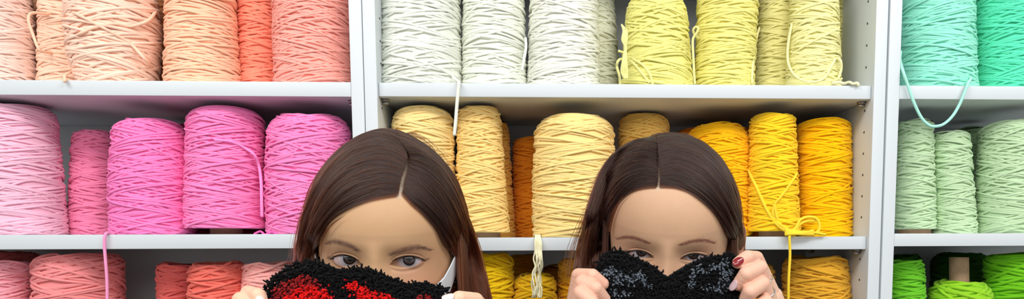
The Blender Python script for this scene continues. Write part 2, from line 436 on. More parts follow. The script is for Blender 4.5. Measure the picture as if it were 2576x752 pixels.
WHITE = (236, 238, 226); CREAM = (240, 236, 178)
GW = 'white and yellow yarn cones on the upper middle shelf'
GP = 'peach and coral yarn cones on the upper left shelf'
GK = 'pink yarn cones on the middle left shelf'
GR = 'red and salmon yarn cones on the lower left shelf'
GO = 'yellow and orange yarn cones on the shelf behind the women'
GY = 'mustard yarn cones on the lower middle shelf'
GT = 'mint yarn cones on the upper right shelf'
GS = 'sage green yarn cones on the middle right shelf'
GG = 'green yarn cones on the lower right shelf'
F, MID, REAR = 0.075, 0.125, 0.205
rows = [
 # label, unit, row, xlb, xrb, xlt, xrt, ytop, Y, rgb, group, opts
 ('pale blush yarn cone cut by the picture edge on the upper left shelf', 'L', 1, -130, 76, -120, 56, -60, F+.005, (252, 222, 208), GP, {}),
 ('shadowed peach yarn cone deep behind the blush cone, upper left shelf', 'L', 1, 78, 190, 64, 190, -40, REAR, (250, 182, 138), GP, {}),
 ('slim pale peach yarn cone with a long loose strand looping round its side', 'L', 1, 106, 232, 110, 225, -50, F+.03, (254, 212, 186), GP, dict(lift=0.002)),
 ('fat untidy peach yarn cone bulging in the middle, upper left shelf', 'L', 1, 212, 376, 186, 372, -60, F-.004, (255, 214, 192), GP, dict(bulge=.010, amin=3, amax=15, ry=.0024)),
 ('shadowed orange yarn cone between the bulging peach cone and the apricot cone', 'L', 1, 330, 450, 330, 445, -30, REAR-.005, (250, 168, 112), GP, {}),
 ('pale apricot yarn cone beside the coral cones, upper left shelf', 'L', 1, 424, 599, 426, 580, -60, F, (255, 202, 168), GP, dict(amin=2, amax=7)),
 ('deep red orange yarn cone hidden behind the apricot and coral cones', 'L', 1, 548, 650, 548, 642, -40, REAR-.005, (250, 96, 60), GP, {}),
 ('narrow coral yarn cone standing left of the wide coral pink cone', 'L', 1, 599, 712, 603, 702, -50, F+.04, (254, 148, 122), GP, {}),
 ('wide coral pink yarn cone against the right side of the upper left shelf', 'L', 1, 697, 882, 692, 878, -60, F-.003, (255, 172, 158), GP, {}),

 ('very pale pink yarn cone at the left picture edge, middle shelf', 'L', 2, -60, 152, -70, 120, 252, F, (252, 196, 216), GK, dict(amin=4, amax=9, shr=.016)),
 ('small dusty pink yarn cone standing alone before the back board', 'L', 2, 180, 300, 190, 284, 328, MID+.01, (245, 136, 174), GK, dict(amin=5, amax=13)),
 ('hot pink yarn cone with rounded top left of the tallest pink cone', 'L', 2, 294, 486, 298, 455, 297, F, (254, 134, 196), GK, dict(bulge=.004, shr=.02)),
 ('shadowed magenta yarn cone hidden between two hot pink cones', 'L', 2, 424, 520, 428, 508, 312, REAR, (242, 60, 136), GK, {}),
 ('tall hot pink yarn cone raised on its cardboard core with a hanging strand end', 'L', 2, 474, 667, 480, 655, 270, F-.002, (254, 138, 196), GK, dict(lift=.0095, shr=.018, core_r=.024)),
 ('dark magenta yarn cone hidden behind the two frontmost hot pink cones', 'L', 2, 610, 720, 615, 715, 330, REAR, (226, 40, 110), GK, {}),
 ('bright pink barrel shaped yarn cone against the right side of the middle left shelf', 'L', 2, 680, 876, 684, 874, 284, F-.003, (255, 140, 198), GK, dict(bulge=.004, shr=.024, amin=4, amax=12)),

 ('salmon pink yarn cone cut by the left picture edge, lower shelf', 'L', 3, -90, 70, -80, 66, 656, F, (250, 170, 182), GR, dict(amin=6, amax=13, shr=.006)),
 ('loosely wound coral red yarn cone behind the salmon one, lower shelf', 'L', 3, -70, 104, -64, 92, 630, REAR-.03, (240, 122, 120), GR, dict(amin=8, amax=22, shr=.016, ry=.0027)),
 ('wide dusty rose yarn cone left of the empty gap, lower left shelf', 'L', 3, 102, 302, 104, 296, 640, F+.01, (242, 146, 146), GR, dict(shr=.018, ry=.0025)),
 ('narrow brick red yarn cone right of the empty gap, lower left shelf', 'L', 3, 400, 490, 402, 486, 659, F+.03, (232, 108, 102), GR, dict(shr=.006, amin=6, amax=12, ry=.0024)),
 ('brick red yarn cone between the narrow red and the light salmon cones', 'L', 3, 482, 622, 483, 614, 659, F, (238, 116, 102), GR, dict(shr=.01, ry=.0025, amin=4, amax=12)),
 ('light salmon yarn cone above the hand left of the red rug', 'L', 3, 610, 742, 618, 736, 659, F, (250, 174, 166), GR, dict(shr=.008, ry=.0025, amin=4, amax=12)),

 ('white yarn cone first from the left on the upper middle shelf', 'M', 1, 955, 1163, 966, 1152, -60, F, WHITE, GW, dict(amin=3, amax=9)),
 ('white yarn cone second from the left on the upper middle shelf', 'M', 1, 1163, 1324, 1168, 1316, -55, F+.004, (237, 239, 225), GW, dict(amin=2, amax=7)),
 ('wide ivory white yarn cone in the middle of the upper middle shelf', 'M', 1, 1328, 1508, 1336, 1502, -60, F, (240, 240, 228), GW, dict(amin=2.5, amax=8)),
 ('ivory yarn cone tucked behind the wide ivory one, its right flank showing', 'M', 1, 1392, 1562, 1394, 1540, -55, MID+.035, (238, 238, 216), GW, {}),
 ('lemon yellow yarn cone with knotted loose strands at its left side', 'M', 1, 1562, 1743, 1580, 1722, -22, F, (240, 234, 142), GW, dict(shr=.022)),
 ('lemon yellow yarn cone fourth from the right, beside a small curled strand', 'M', 1, 1748, 1894, 1758, 1906, -50, F, (242, 234, 140), GW, dict(amin=1.5, amax=6)),
 ('pale cream yellow yarn cone leaning behind its larger pale neighbour', 'M', 1, 1892, 2010, 1912, 2010, -50, F+.05, (242, 234, 160), GW, {}),
 ('pale cream yellow yarn cone with a strand looped round its base', 'M', 1, 1978, 2113, 1992, 2104, -55, F-.012, (244, 238, 168), GW, dict(amin=3, amax=10)),
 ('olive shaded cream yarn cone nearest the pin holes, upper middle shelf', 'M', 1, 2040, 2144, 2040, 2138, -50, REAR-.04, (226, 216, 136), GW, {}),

 ('pale apricot yellow yarn cone above the head of the woman with the red rug', 'M', 2, 992, 1146, 990, 1138, 266, F, (253, 224, 152), GO, dict(shr=.022, amin=3, amax=9)),
 ('tall slim pale apricot yarn cone between the two women, raised on its core', 'M', 2, 1150, 1280, 1152, 1256, 264, F, (253, 218, 140), GO, dict(lift=.0085, shr=.008, amin=5, amax=11, core_r=.028)),
 ('shadowed orange yarn cone peeping out right of the tall slim apricot cone', 'M', 2, 1186, 1296, 1192, 1276, 300, MID+.045, (250, 190, 90), GO, dict(amin=5, amax=12)),
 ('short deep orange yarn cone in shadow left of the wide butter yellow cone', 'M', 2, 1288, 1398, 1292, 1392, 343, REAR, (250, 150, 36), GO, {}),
 ('wide butter yellow yarn cone with domed top standing between the women', 'M', 2, 1342, 1544, 1350, 1540, 284, F, (253, 224, 148), GO, dict(shr=.028, amin=2, amax=8, bulge=.003)),
 ('honey yellow yarn cone right above the head of the woman with the black rug', 'M', 2, 1552, 1690, 1560, 1680, 281, MID+.02, (252, 208, 112), GO, dict(shr=.012, amin=5, amax=12)),
 ('wide golden yellow yarn cone partly behind the head of the woman with the black rug', 'M', 2, 1720, 1890, 1730, 1884, 305, F+.035, (255, 192, 20), GO, dict(shr=.03, bulge=.003)),
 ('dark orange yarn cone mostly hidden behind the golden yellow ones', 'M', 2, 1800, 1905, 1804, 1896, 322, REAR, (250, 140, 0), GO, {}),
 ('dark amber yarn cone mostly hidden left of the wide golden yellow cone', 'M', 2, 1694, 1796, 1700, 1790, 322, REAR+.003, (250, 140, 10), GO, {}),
 ('bright yellow yarn cone with a tangle at its foot and a strand hanging down', 'M', 2, 1880, 2009, 1889, 1998, 285, F-.008, (255, 212, 40), GO, dict(lift=.009, shr=.009, amin=4, amax=11, core_r=.024)),
 ('golden yellow yarn cone at the right end beside the drilled side panel', 'M', 2, 2008, 2141, 2006, 2136, 295, F+.012, (255, 196, 10), GO, dict(shr=.016, amin=3, amax=10)),

 ('mustard yellow yarn cone beside the long hair of the woman with the red rug', 'M', 3, 1180, 1300, 1178, 1288, 630, F, (238, 196, 22), GY, dict(shr=.006, amin=5, amax=14, ry=.0025)),
 ('low mustard yarn cone under the hanging cream strands', 'M', 3, 1288, 1404, 1296, 1396, 688, F, (232, 182, 26), GY, dict(shr=.016, amin=6, amax=18, ry=.0026)),
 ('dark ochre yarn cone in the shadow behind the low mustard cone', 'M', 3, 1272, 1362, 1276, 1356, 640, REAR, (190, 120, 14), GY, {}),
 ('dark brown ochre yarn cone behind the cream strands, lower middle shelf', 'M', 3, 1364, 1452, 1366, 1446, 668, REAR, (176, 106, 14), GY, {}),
 ('ochre yarn cone seen through the loose hair of the woman with the black rug', 'M', 3, 1402, 1526, 1406, 1520, 650, F+.02, (226, 160, 24), GY, dict(amin=6, amax=14, ry=.0024)),
 ('ochre yarn cone peeping out beside the ringed fingers', 'M', 3, 1846, 1950, 1850, 1946, 664, F+.05, (214, 160, 52), GY, dict(amin=6, amax=14, ry=.0025)),
 ('wide dark mustard yarn cone below the tangled yellow strand', 'M', 3, 1976, 2132, 1974, 2128, 645, F+.01, (222, 164, 48), GY, dict(shr=.014, amin=4, amax=10, ry=.0025, bulge=.003)),

 ('mint green yarn cone with a strand looping over the shelf edge', 'R', 1, 2264, 2449, 2262, 2440, -60, F, (156, 238, 212), GT, dict(amin=4, amax=9)),
 ('turquoise green yarn cone cut by the right picture edge, upper shelf', 'R', 1, 2448, 2640, 2452, 2630, -60, F+.012, (98, 228, 186), GT, dict(amin=4, amax=10)),
 ('sage green yarn cone nearest the left side panel, raised on its core', 'R', 2, 2251, 2349, 2262, 2343, 299, F+.01, (198, 224, 182), GS, dict(lift=.008, shr=.01, amin=4, amax=11, core_r=.026)),
 ('short sage green yarn cone second from the left, middle right shelf', 'R', 2, 2349, 2452, 2350, 2434, 329, F+.006, (196, 222, 180), GS, dict(shr=.008, amin=4, amax=12)),
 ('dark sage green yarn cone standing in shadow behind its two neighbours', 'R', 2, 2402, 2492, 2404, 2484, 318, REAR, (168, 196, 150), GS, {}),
 ('wide sage green yarn cone cut by the right picture edge, middle shelf', 'R', 2, 2456, 2632, 2472, 2612, 303, F, (196, 222, 180), GS, dict(shr=.014, amin=4, amax=11)),
 ('bright leaf green yarn cone against the left side panel, lower right shelf', 'R', 3, 2240, 2326, 2238, 2320, 655, F, (110, 196, 44), GG, dict(shr=.006, amin=6, amax=12, ry=.0025)),
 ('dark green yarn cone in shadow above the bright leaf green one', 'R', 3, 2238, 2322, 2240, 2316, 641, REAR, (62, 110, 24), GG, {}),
 ('low lime green yarn cone with a bare cardboard tube sticking out on top', 'R', 3, 2334, 2492, 2342, 2484, 710, F, (150, 208, 44), GG, dict(shr=.02, amin=4, amax=12, ry=.003)),
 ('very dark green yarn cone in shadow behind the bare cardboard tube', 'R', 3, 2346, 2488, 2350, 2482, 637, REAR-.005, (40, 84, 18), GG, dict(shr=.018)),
 ('wide grass green yarn cone cut by the right picture edge, lower shelf', 'R', 3, 2478, 2640, 2484, 2620, 638, F, (112, 190, 30), GG, dict(shr=.016, amin=3, amax=10, ry=.0028)),
]
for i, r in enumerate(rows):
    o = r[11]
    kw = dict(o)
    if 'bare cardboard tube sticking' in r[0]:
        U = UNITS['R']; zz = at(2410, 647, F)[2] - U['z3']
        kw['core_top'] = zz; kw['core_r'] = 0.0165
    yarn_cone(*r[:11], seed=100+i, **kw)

def C(part):
    for k, v in CONES.items():
        if part in k: return v
# loose strands that belong to a cone
strand(C('slim pale peach'), [(122, 36), (80, 33, .04), (72, 52, .03), (84, 90, .03), (98, 124, .03), (112, 131, .045), (130, 132), (160, 132), (200, 134, .08)], (253, 206, 176))
strand(C('slim pale peach'), [(215, 174, .05), (190, 178), (165, 188, .012), (163, 200, -.004), (163, 206, -.006)], (253, 206, 176))
strand(C('fat untidy peach'), [(176, 30, .07), (190, 34), (240, 60), (285, 84), (330, 112), (366, 150), (384, 170, .07)], (253, 206, 180), .0024)
strand(C('fat untidy peach'), [(392, 30, .07), (372, 52), (330, 66), (285, 60), (230, 72), (196, 88), (182, 92, .07)], (253, 206, 180), .0024)
strand(C('white yarn cone first'), [(1140, 196, .03), (1150, 203, .01), (1154, 208, -.001), (1152, 235, -.003), (1149, 270, -.003), (1146, 310, -.003), (1143, 340, -.002)], WHITE, .0026)
strand(C('white yarn cone second'), [(1322, 96, .05), (1323, 120, .03), (1318, 150, .02), (1313, 178, .02)], (238, 240, 230))
for q in range(4):
    x0 = 1566+q*3
    strand(C('knotted loose'), [(x0-2, 62+q*3, .02-q*.003), (x0+2, 78, .012), (x0-1+q, 100, .01), (x0+6-q*2, 120, .012), (x0+1, 150, .012), (x0-3+q*2, 180, .012), (x0+6-q, 198, .012)], (241, 236, 156), .0014)
strand(C('knotted loose'), [(1556, 128, .06), (1572, 134), (1596, 150), (1620, 166), (1636, 190), (1642, 213)], (241, 236, 156), .002)
strand(C('knotted loose'), [(1560, 212, .02), (1558, 190, .012), (1552, 168, .01), (1556, 152, .01), (1570, 148), (1590, 156), (1610, 178), (1634, 208)], (241, 236, 156), .002)
strand(C('small curled'), [(1756, 96, .04), (1748, 88, .03), (1744, 76, .025), (1750, 68, .022), (1757, 72, .02), (1752, 84, .022), (1743, 100, .025), (1744, 140, .025), (1746, 180, .025), (1748, 211, .025)], (243, 236, 154), .0019)
strand(C('leaning behind'), [(1910, 70), (1902, 100, .08), (1895, 150, .05), (1892, 190, .04), (1892, 210, .04)], (243, 236, 170), .002)
strand(C('looped round its base'), [(1992, 60, .05), (1984, 100, .05), (1981, 140, .05), (1986, 168), (2000, 190), (2020, 202), (2050, 206), (2076, 194), (2092, 165), (2103, 148),  (2114, 152, .02), (2116, 175, .024), (2108, 200, .026)], (245, 240, 178), .0021)
strand(C('looped round its base'), [(2094, 209, .02), (2110, 207, .015), (2124, 210, .012), (2136, 207, .008), (2146, 211, .006), (2156, 209, .006), (2160, 215, .004)], (246, 242, 196), .0022)
strand(C('strand looping over'), [(2266, 130, .06), (2264, 150, .02), (2272, 180, -.004), (2284, 215, -.006), (2300, 260, -.008), (2318, 296, -.008), (2336, 314, -.008), (2352, 318, -.008), (2374, 312, -.008), (2396, 292, -.008), (2414, 262, -.007), (2428, 228, -.006), (2437, 206, .0), (2446, 194, .04), (2449, 186, .10)], (176, 240, 220), .0023)
strand(C('small dusty pink'), [(300, 588, .05), (285, 590, .02), (270, 586, .0), (264, 594, -.005), (263, 620, -.005), (266, 660, -.005), (269, 700, -.005), (270, 752, -.005), (269, 800, -.005), (272, 830, -.004)], (252, 160, 206), .0022)
strand(C('hanging strand end'), [(540, 352), (580, 356), (615, 372), (640, 390), (652, 420), (657, 460, .03), (658, 500, .025), (659, 545, .025)], (253, 150, 212), .0023)
strand(C('hanging strand end'), [(640, 588, .02), (655, 582, .015), (668, 590, .012), (684, 583, .015), (694, 590, .012), (676, 592, .01), (660, 588, .012)], (246, 100, 180), .0016)
YL = (255, 218, 60)
ty = C('tangle at its foot')
strand(ty, [(1892, 424, .085), (1885, 432), (1905, 475), (1930, 530), (1955, 565), (1985, 584, -.001), (2030, 590, .002)], YL, .0025)
strand(ty, [(1996, 424, .085), (2002, 440), (1968, 490), (1950, 512), (1944, 535), (1956, 560), (1990, 580, -.002), (2040, 584, .0), (2076, 590, .004)], YL, .0021)
strand(ty, [(1948, 515), (1954, 545), (1964, 566), (1990, 588, -.002)], YL, .0023)
strand(ty, [(1990, 586, .0), (2004, 570, .0), (2012, 554, .002), (2030, 546, .003), (2050, 548, .003), (2060, 560, .003), (2060, 578, .003), (2046, 588, .002), (2010, 588, .0)], YL, .0024)
strand(ty, [(2000, 588, .0), (2010, 566, .004), (2030, 556, .006), (2050, 556, .006)], YL, .0024)
for q in range(4):
    strand(ty, [(1975, 578+q*4, -.001), (2000, 582+q*2, -.004-q*.001), (2024, 586+q, -.003), (2046, 580+q*3, .0)], YL, .0023)
strand(ty, [(2000, 592, .004), (1990, 591, -.001), (1986, 598, -.0045), (1987, 625, -.005), (1987, 650, -.005), (1984, 700, -.005), (1983, 752, -.005), (1982, 800, -.005)], YL, .0022)

# cream strands hanging in a bundle over the shelf edge between the women
tb = empty('yarn_bundle', at(1352, 597, .02), 'bundle of cream yarn strands draped over the shelf edge between the two women', 'yarn')
tb.location.z = UNITS['M']['z2']
rng = random.Random(5)
for q in range(9):
    a = q/8
    x0 = 1347+a*12; ph = rng.uniform(0, 6.28); xe = 1338+a*20+rng.uniform(-2, 2)
    pts = [(x0, 594.5, .05+a*.01), (x0, 592.5-rng.uniform(0, 2), .02), (x0, 597, .0045), (x0-1+a*4, 612, .001-rng.uniform(0, .003)), (1346+a*16, 632, -.002)]
    for k in range(1, 7):
        t = k/6
        pts.append((1346+a*16+(xe-1346-a*16)*t+4.0*math.sin(ph+k*1.7), 632+t*(114+rng.uniform(-4, 4)), -.003+.004*math.sin(ph*2+k*1.3)))
    strand(tb, pts, (244, 238, 200), .0012, 'yarn_strand', 8)

#PEOPLE
# ---------------------------------------------------------------- people
HZ = np.array([-.42, -.36, -.30, -.26, -.235, -.215, -.195, -.16, -.135, -.125, -.118, -.110, -.10, -.085, -.06, -.03, 0, .03])
HW = np.array([.120, .130, .150, .155, .125, .080, .058, .052, .052, .053, .054, .057, .060, .062, .066, .070, .0725, .074])
HF = np.array([.066, .066, .066, .062, .055, .048, .042, .038, .040, .048, .062, .074, .079, .081, .083, .086, .088, .090])
HB = np.array([.075, .075, .078, .076, .070, .066, .064, .062, .062, .062, .062, .063, .065, .068, .076, .088, .096, .100])
NEXP = 2.35
DH, DEXP = .083, 1.85
def hshape(z):
    z = np.asarray(z, float)
    w = np.interp(z, HZ, HW); f = np.interp(z, HZ, HF); b = np.interp(z, HZ, HB)
    up = z > .03
    tf = np.clip(1-np.abs((z-.03)/DH)**DEXP, 0, 1)**(1/DEXP)
    return np.where(up, .074*tf, w), np.where(up, .090*tf, f), np.where(up, .100*tf, b)
def base_front(x, z, infl=0.0):
    z2 = np.where(z > .03, .03+(z-.03)*DH/(DH+infl), z)
    w, f, b = hshape(z2)
    w = w+infl; f = f+infl
    t = np.clip(1-np.abs(x/np.maximum(w, 1e-4))**NEXP, 0, 1)
    return -f*t**(1/NEXP)
def gs(v, s): return np.exp(-0.5*(v/s)**2)

class Face:
    EX = 0.0300
    def __init__(s, hu, hl, a=.0145, tilt=.10):
        s.hu, s.hl, s.a, s.tilt = hu, hl, a, tilt
        s.ey = float(base_front(np.array(s.EX), np.array(0.0)))+.0052+.0125   # eyeball centre depth
    def eye_f(s, e, z):
        q = np.clip(1-(e/s.a)**2, 0, 1)
        up = s.hu*q**.75*(1-.12*e/s.a)+s.tilt*e; lo = -s.hl*q**.8+s.tilt*e
        f = np.minimum(up-z, z-lo)
        f = np.where(np.abs(e) < s.a, f, -np.hypot(np.abs(e)-s.a, z-s.tilt*e))
        return f, up, lo
    def y(s, x, z, infl=0.0, feat=True):
        y = base_front(x, z, infl)
        if not feat: return y
        ax = np.abs(x)
        y = y - .0012*gs(z-.0195, .007)*smooth1((.055-ax)/.03)                     # brow ridge
        y = y + .0048*gs(ax-.030, .014)*gs(z-.001, .0105)                           # sockets
        y = y + .0014*gs(ax-.0135, .005)*gs(z+.001, .009)
        nz = smooth1((.020-z)/.065); nose = (.0035*smooth1((.026-z)/.022)+.017*nz**1.3)
        nose = nose*smooth1((z+.060)/.012)
        y = y - nose*gs(x, .0062+.0065*nz)
        y = y - .006*gs(ax-.0125, .0055)*gs(z+.047, .006)                           # nostril wings
        y = y - .0035*gs(ax-.044, .014)*gs(z+.034, .014)                            # cheeks
        y = y - .005*gs(x, .017)*gs(z+.070, .0045) - .0055*gs(x, .014)*gs(z+.081, .005) + .003*gs(x, .02)*gs(z+.0755, .0016)
        y = y - .005*gs(x, .015)*gs(z+.104, .010)
        e = ax-s.EX
        rl = .0138
        rho2 = (e/1.25)**2+z**2
        ys = s.ey-np.sqrt(np.clip(rl**2-rho2, 0, None))
        ys = np.where(rho2 < rl**2, ys, 1.0)
        k = .0022
        h = np.clip(.5+.5*(ys-y)/k, 0, 1)
        y = ys*(1-h)+y*h-k*h*(1-h)
        f, up, lo = s.eye_f(e, z)
        inn = smooth1((s.a*1.1-np.abs(e))/.004)
        y = y + .0007*gs(z-(up+.0028), .00050)*inn                                  # fold of the upper lid
        y = y - .0006*gs(z-(up+.0012), .0010)*inn
        y = y + .0006*gs(z-(lo-.0032), .0012)*inn
        y = y + .0075*smooth1((f+.0001)/.0009)
        return y

def two_bone(S, Wr, l1, l2, pole):
    S = np.array(S); Wr = np.array(Wr); d = Wr-S; L = np.linalg.norm(d)
    if L > l1+l2-.01: l1 *= (L+.02)/(l1+l2); l2 *= (L+.02)/(l1+l2); 
    d /= L
    a = (l1*l1-l2*l2+L*L)/(2*L); h = math.sqrt(max(l1*l1-a*a, 0))
    p = np.array(pole, float); p -= d*np.dot(p, d); p /= np.linalg.norm(p)
    return S+d*a+p*h

def blob(parts, voxel, it=4, fac=.5):
    """union of tapered capsules melted into one continuous surface"""
    g = Geo()
    for p0, r0, p1, r1 in parts:
        p0 = np.array(p0, float); p1 = np.array(p1, float)
        n = max(2, int(np.linalg.norm(p1-p0)/(min(r0, r1)*.5))+1)
        for t in np.linspace(0, 1, n):
            g.ball(p0+(p1-p0)*t, r0+(r1-r0)*t, 14, 9)
    o = g.build('melt', None)
    m = o.modifiers.new('r', 'REMESH'); m.mode = 'VOXEL'; m.voxel_size = voxel
    m2 = o.modifiers.new('s', 'SMOOTH'); m2.factor = fac; m2.iterations = it
    dg = bpy.context.evaluated_depsgraph_get()
    me = bpy.data.meshes.new_from_object(o.evaluated_get(dg))
    V = np.zeros(len(me.vertices)*3, dtype=np.float32); me.vertices.foreach_get('co', V)
    Q = np.array([p.vertices[:] for p in me.polygons if len(p.vertices) == 4], dtype=int)
    T = np.array([p.vertices[:] for p in me.polygons if len(p.vertices) == 3], dtype=int)
    old = o.data
    bpy.data.objects.remove(o); bpy.data.meshes.remove(old); bpy.data.meshes.remove(me)
    return V.reshape(-1, 3), Q, T

def chain(P, R):
    return [(P[i], R[i], P[i+1], R[i+1]) for i in range(len(P)-1)]

def hair_obj(name, strands, radii, material, parent):
    sizes = [len(s) for s in strands]
    hc = bpy.data.hair_curves.new(name)
    hc.add_curves(sizes)
    P = np.concatenate(strands).astype(np.float32) - np.array(parent.location, dtype=np.float32)
    hc.attributes['position'].data.foreach_set('vector', P.reshape(-1))
    rad = hc.attributes.get('radius') or hc.attributes.new('radius', 'FLOAT', 'POINT')
    rad.data.foreach_set('value', np.concatenate(radii).astype(np.float32))
    hc.materials.append(material)
    o = bpy.data.objects.new(name, hc); scn.collection.objects.link(o); o.parent = parent
    return o

def hair_mat(name, root, tip, lo=0.15, hi=0.75):
    m = bpy.data.materials.new(name); m.use_nodes = True; nt = m.node_tree
    nt.nodes.remove(nt.nodes['Principled BSDF'])
    h = nt.nodes.new('ShaderNodeBsdfHairPrincipled'); h.parametrization = 'COLOR'
    h.inputs['IOR'].default_value = 1.42; h.inputs['Roughness'].default_value = .30; h.inputs['Radial Roughness'].default_value = .45
    h.inputs['Random Roughness'].default_value = .2
    ci = nt.nodes.new('ShaderNodeHairInfo'); cr = nt.nodes.new('ShaderNodeValToRGB')
    cr.color_ramp.elements[0].position = lo; cr.color_ramp.elements[0].color = (*lin(root), 1)
    cr.color_ramp.elements[1].position = hi; cr.color_ramp.elements[1].color = (*lin(tip), 1)
    nt.links.new(ci.outputs['Intercept'], cr.inputs['Fac'])
    hs = nt.nodes.new('ShaderNodeHueSaturation'); mr = nt.nodes.new('ShaderNodeMapRange')
    mr.inputs['To Min'].default_value = .45; mr.inputs['To Max'].default_value = 1.7
    nt.links.new(ci.outputs['Random'], mr.inputs['Value']); nt.links.new(mr.outputs['Result'], hs.inputs['Value'])
    nt.links.new(cr.outputs['Color'], hs.inputs['Color']); nt.links.new(hs.outputs['Color'], h.inputs['Color'])
    nt.links.new(h.outputs[0], nt.nodes['Material Output'].inputs['Surface'])
    return m

def eye_material():
    if 'eye' in MATS: return MATS['eye']
    m = bpy.data.materials.new('eye'); m.use_nodes = True; nt = m.node_tree; b = nt.nodes['Principled BSDF']
    tc = nt.nodes.new('ShaderNodeTexCoord'); sx = nt.nodes.new('ShaderNodeSeparateXYZ')
    nt.links.new(tc.outputs['Object'], sx.inputs[0])
    cx = nt.nodes.new('ShaderNodeCombineXYZ'); nt.links.new(sx.outputs['X'], cx.inputs['X']); nt.links.new(sx.outputs['Z'], cx.inputs['Z'])
    ln = nt.nodes.new('ShaderNodeVectorMath'); ln.operation = 'LENGTH'; nt.links.new(cx.outputs[0], ln.inputs[0])
    mr = nt.nodes.new('ShaderNodeMapRange'); mr.inputs['From Max'].default_value = .0125
    nt.links.new(ln.outputs['Value'], mr.inputs['Value'])
    cr = nt.nodes.new('ShaderNodeValToRGB'); nt.links.new(mr.outputs['Result'], cr.inputs['Fac'])
    E_ = cr.color_ramp.elements
    E_[0].position = 0; E_[0].color = (.002, .002, .002, 1)
    E_[1].position = 1; E_[1].color = (*lin((205, 170, 165)), 1)
    for p, c in ((.19, (6, 5, 5)), (.215, (74, 56, 50)), (.36, (66, 50, 46)), (.46, (24, 19, 20)), (.50, (30, 24, 26)), (.54, (160, 154, 160)), (.75, (186, 174, 176))):
        e = E_.new(p); e.color = (*lin(c), 1)
    nt.links.new(cr.outputs['Color'], b.inputs['Base Color'])
    b.inputs['Roughness'].default_value = .06; b.inputs['Coat Weight'].default_value = .6; b.inputs['Coat Roughness'].default_value = .02
    MATS['eye'] = m
    return m

M_LASH = mat('lash_hair', (22, 16, 15), .6)
M_RED_NAIL = mat('red_nail_polish', (132, 10, 22), .12, .6, coat=.6)
M_LILAC_NAIL = mat('lilac_nail', (214, 180, 184), .15, .6, coat=.5)
M_SHELL_NAIL = mat('glossy_pale_nail', (240, 214, 208), .1, .6, coat=.8)
M_SILVER = mat('silver', (225, 222, 215), .12, .5, 1.0)
M_PEARL = mat('pearl', (245, 240, 232), .08, .8, coat=1.0)
M_MASKC = mat('white_mask_fabric', (226, 230, 234), .85, .15, noise=.02, nscale=300, bump=.4, bscale=2500)

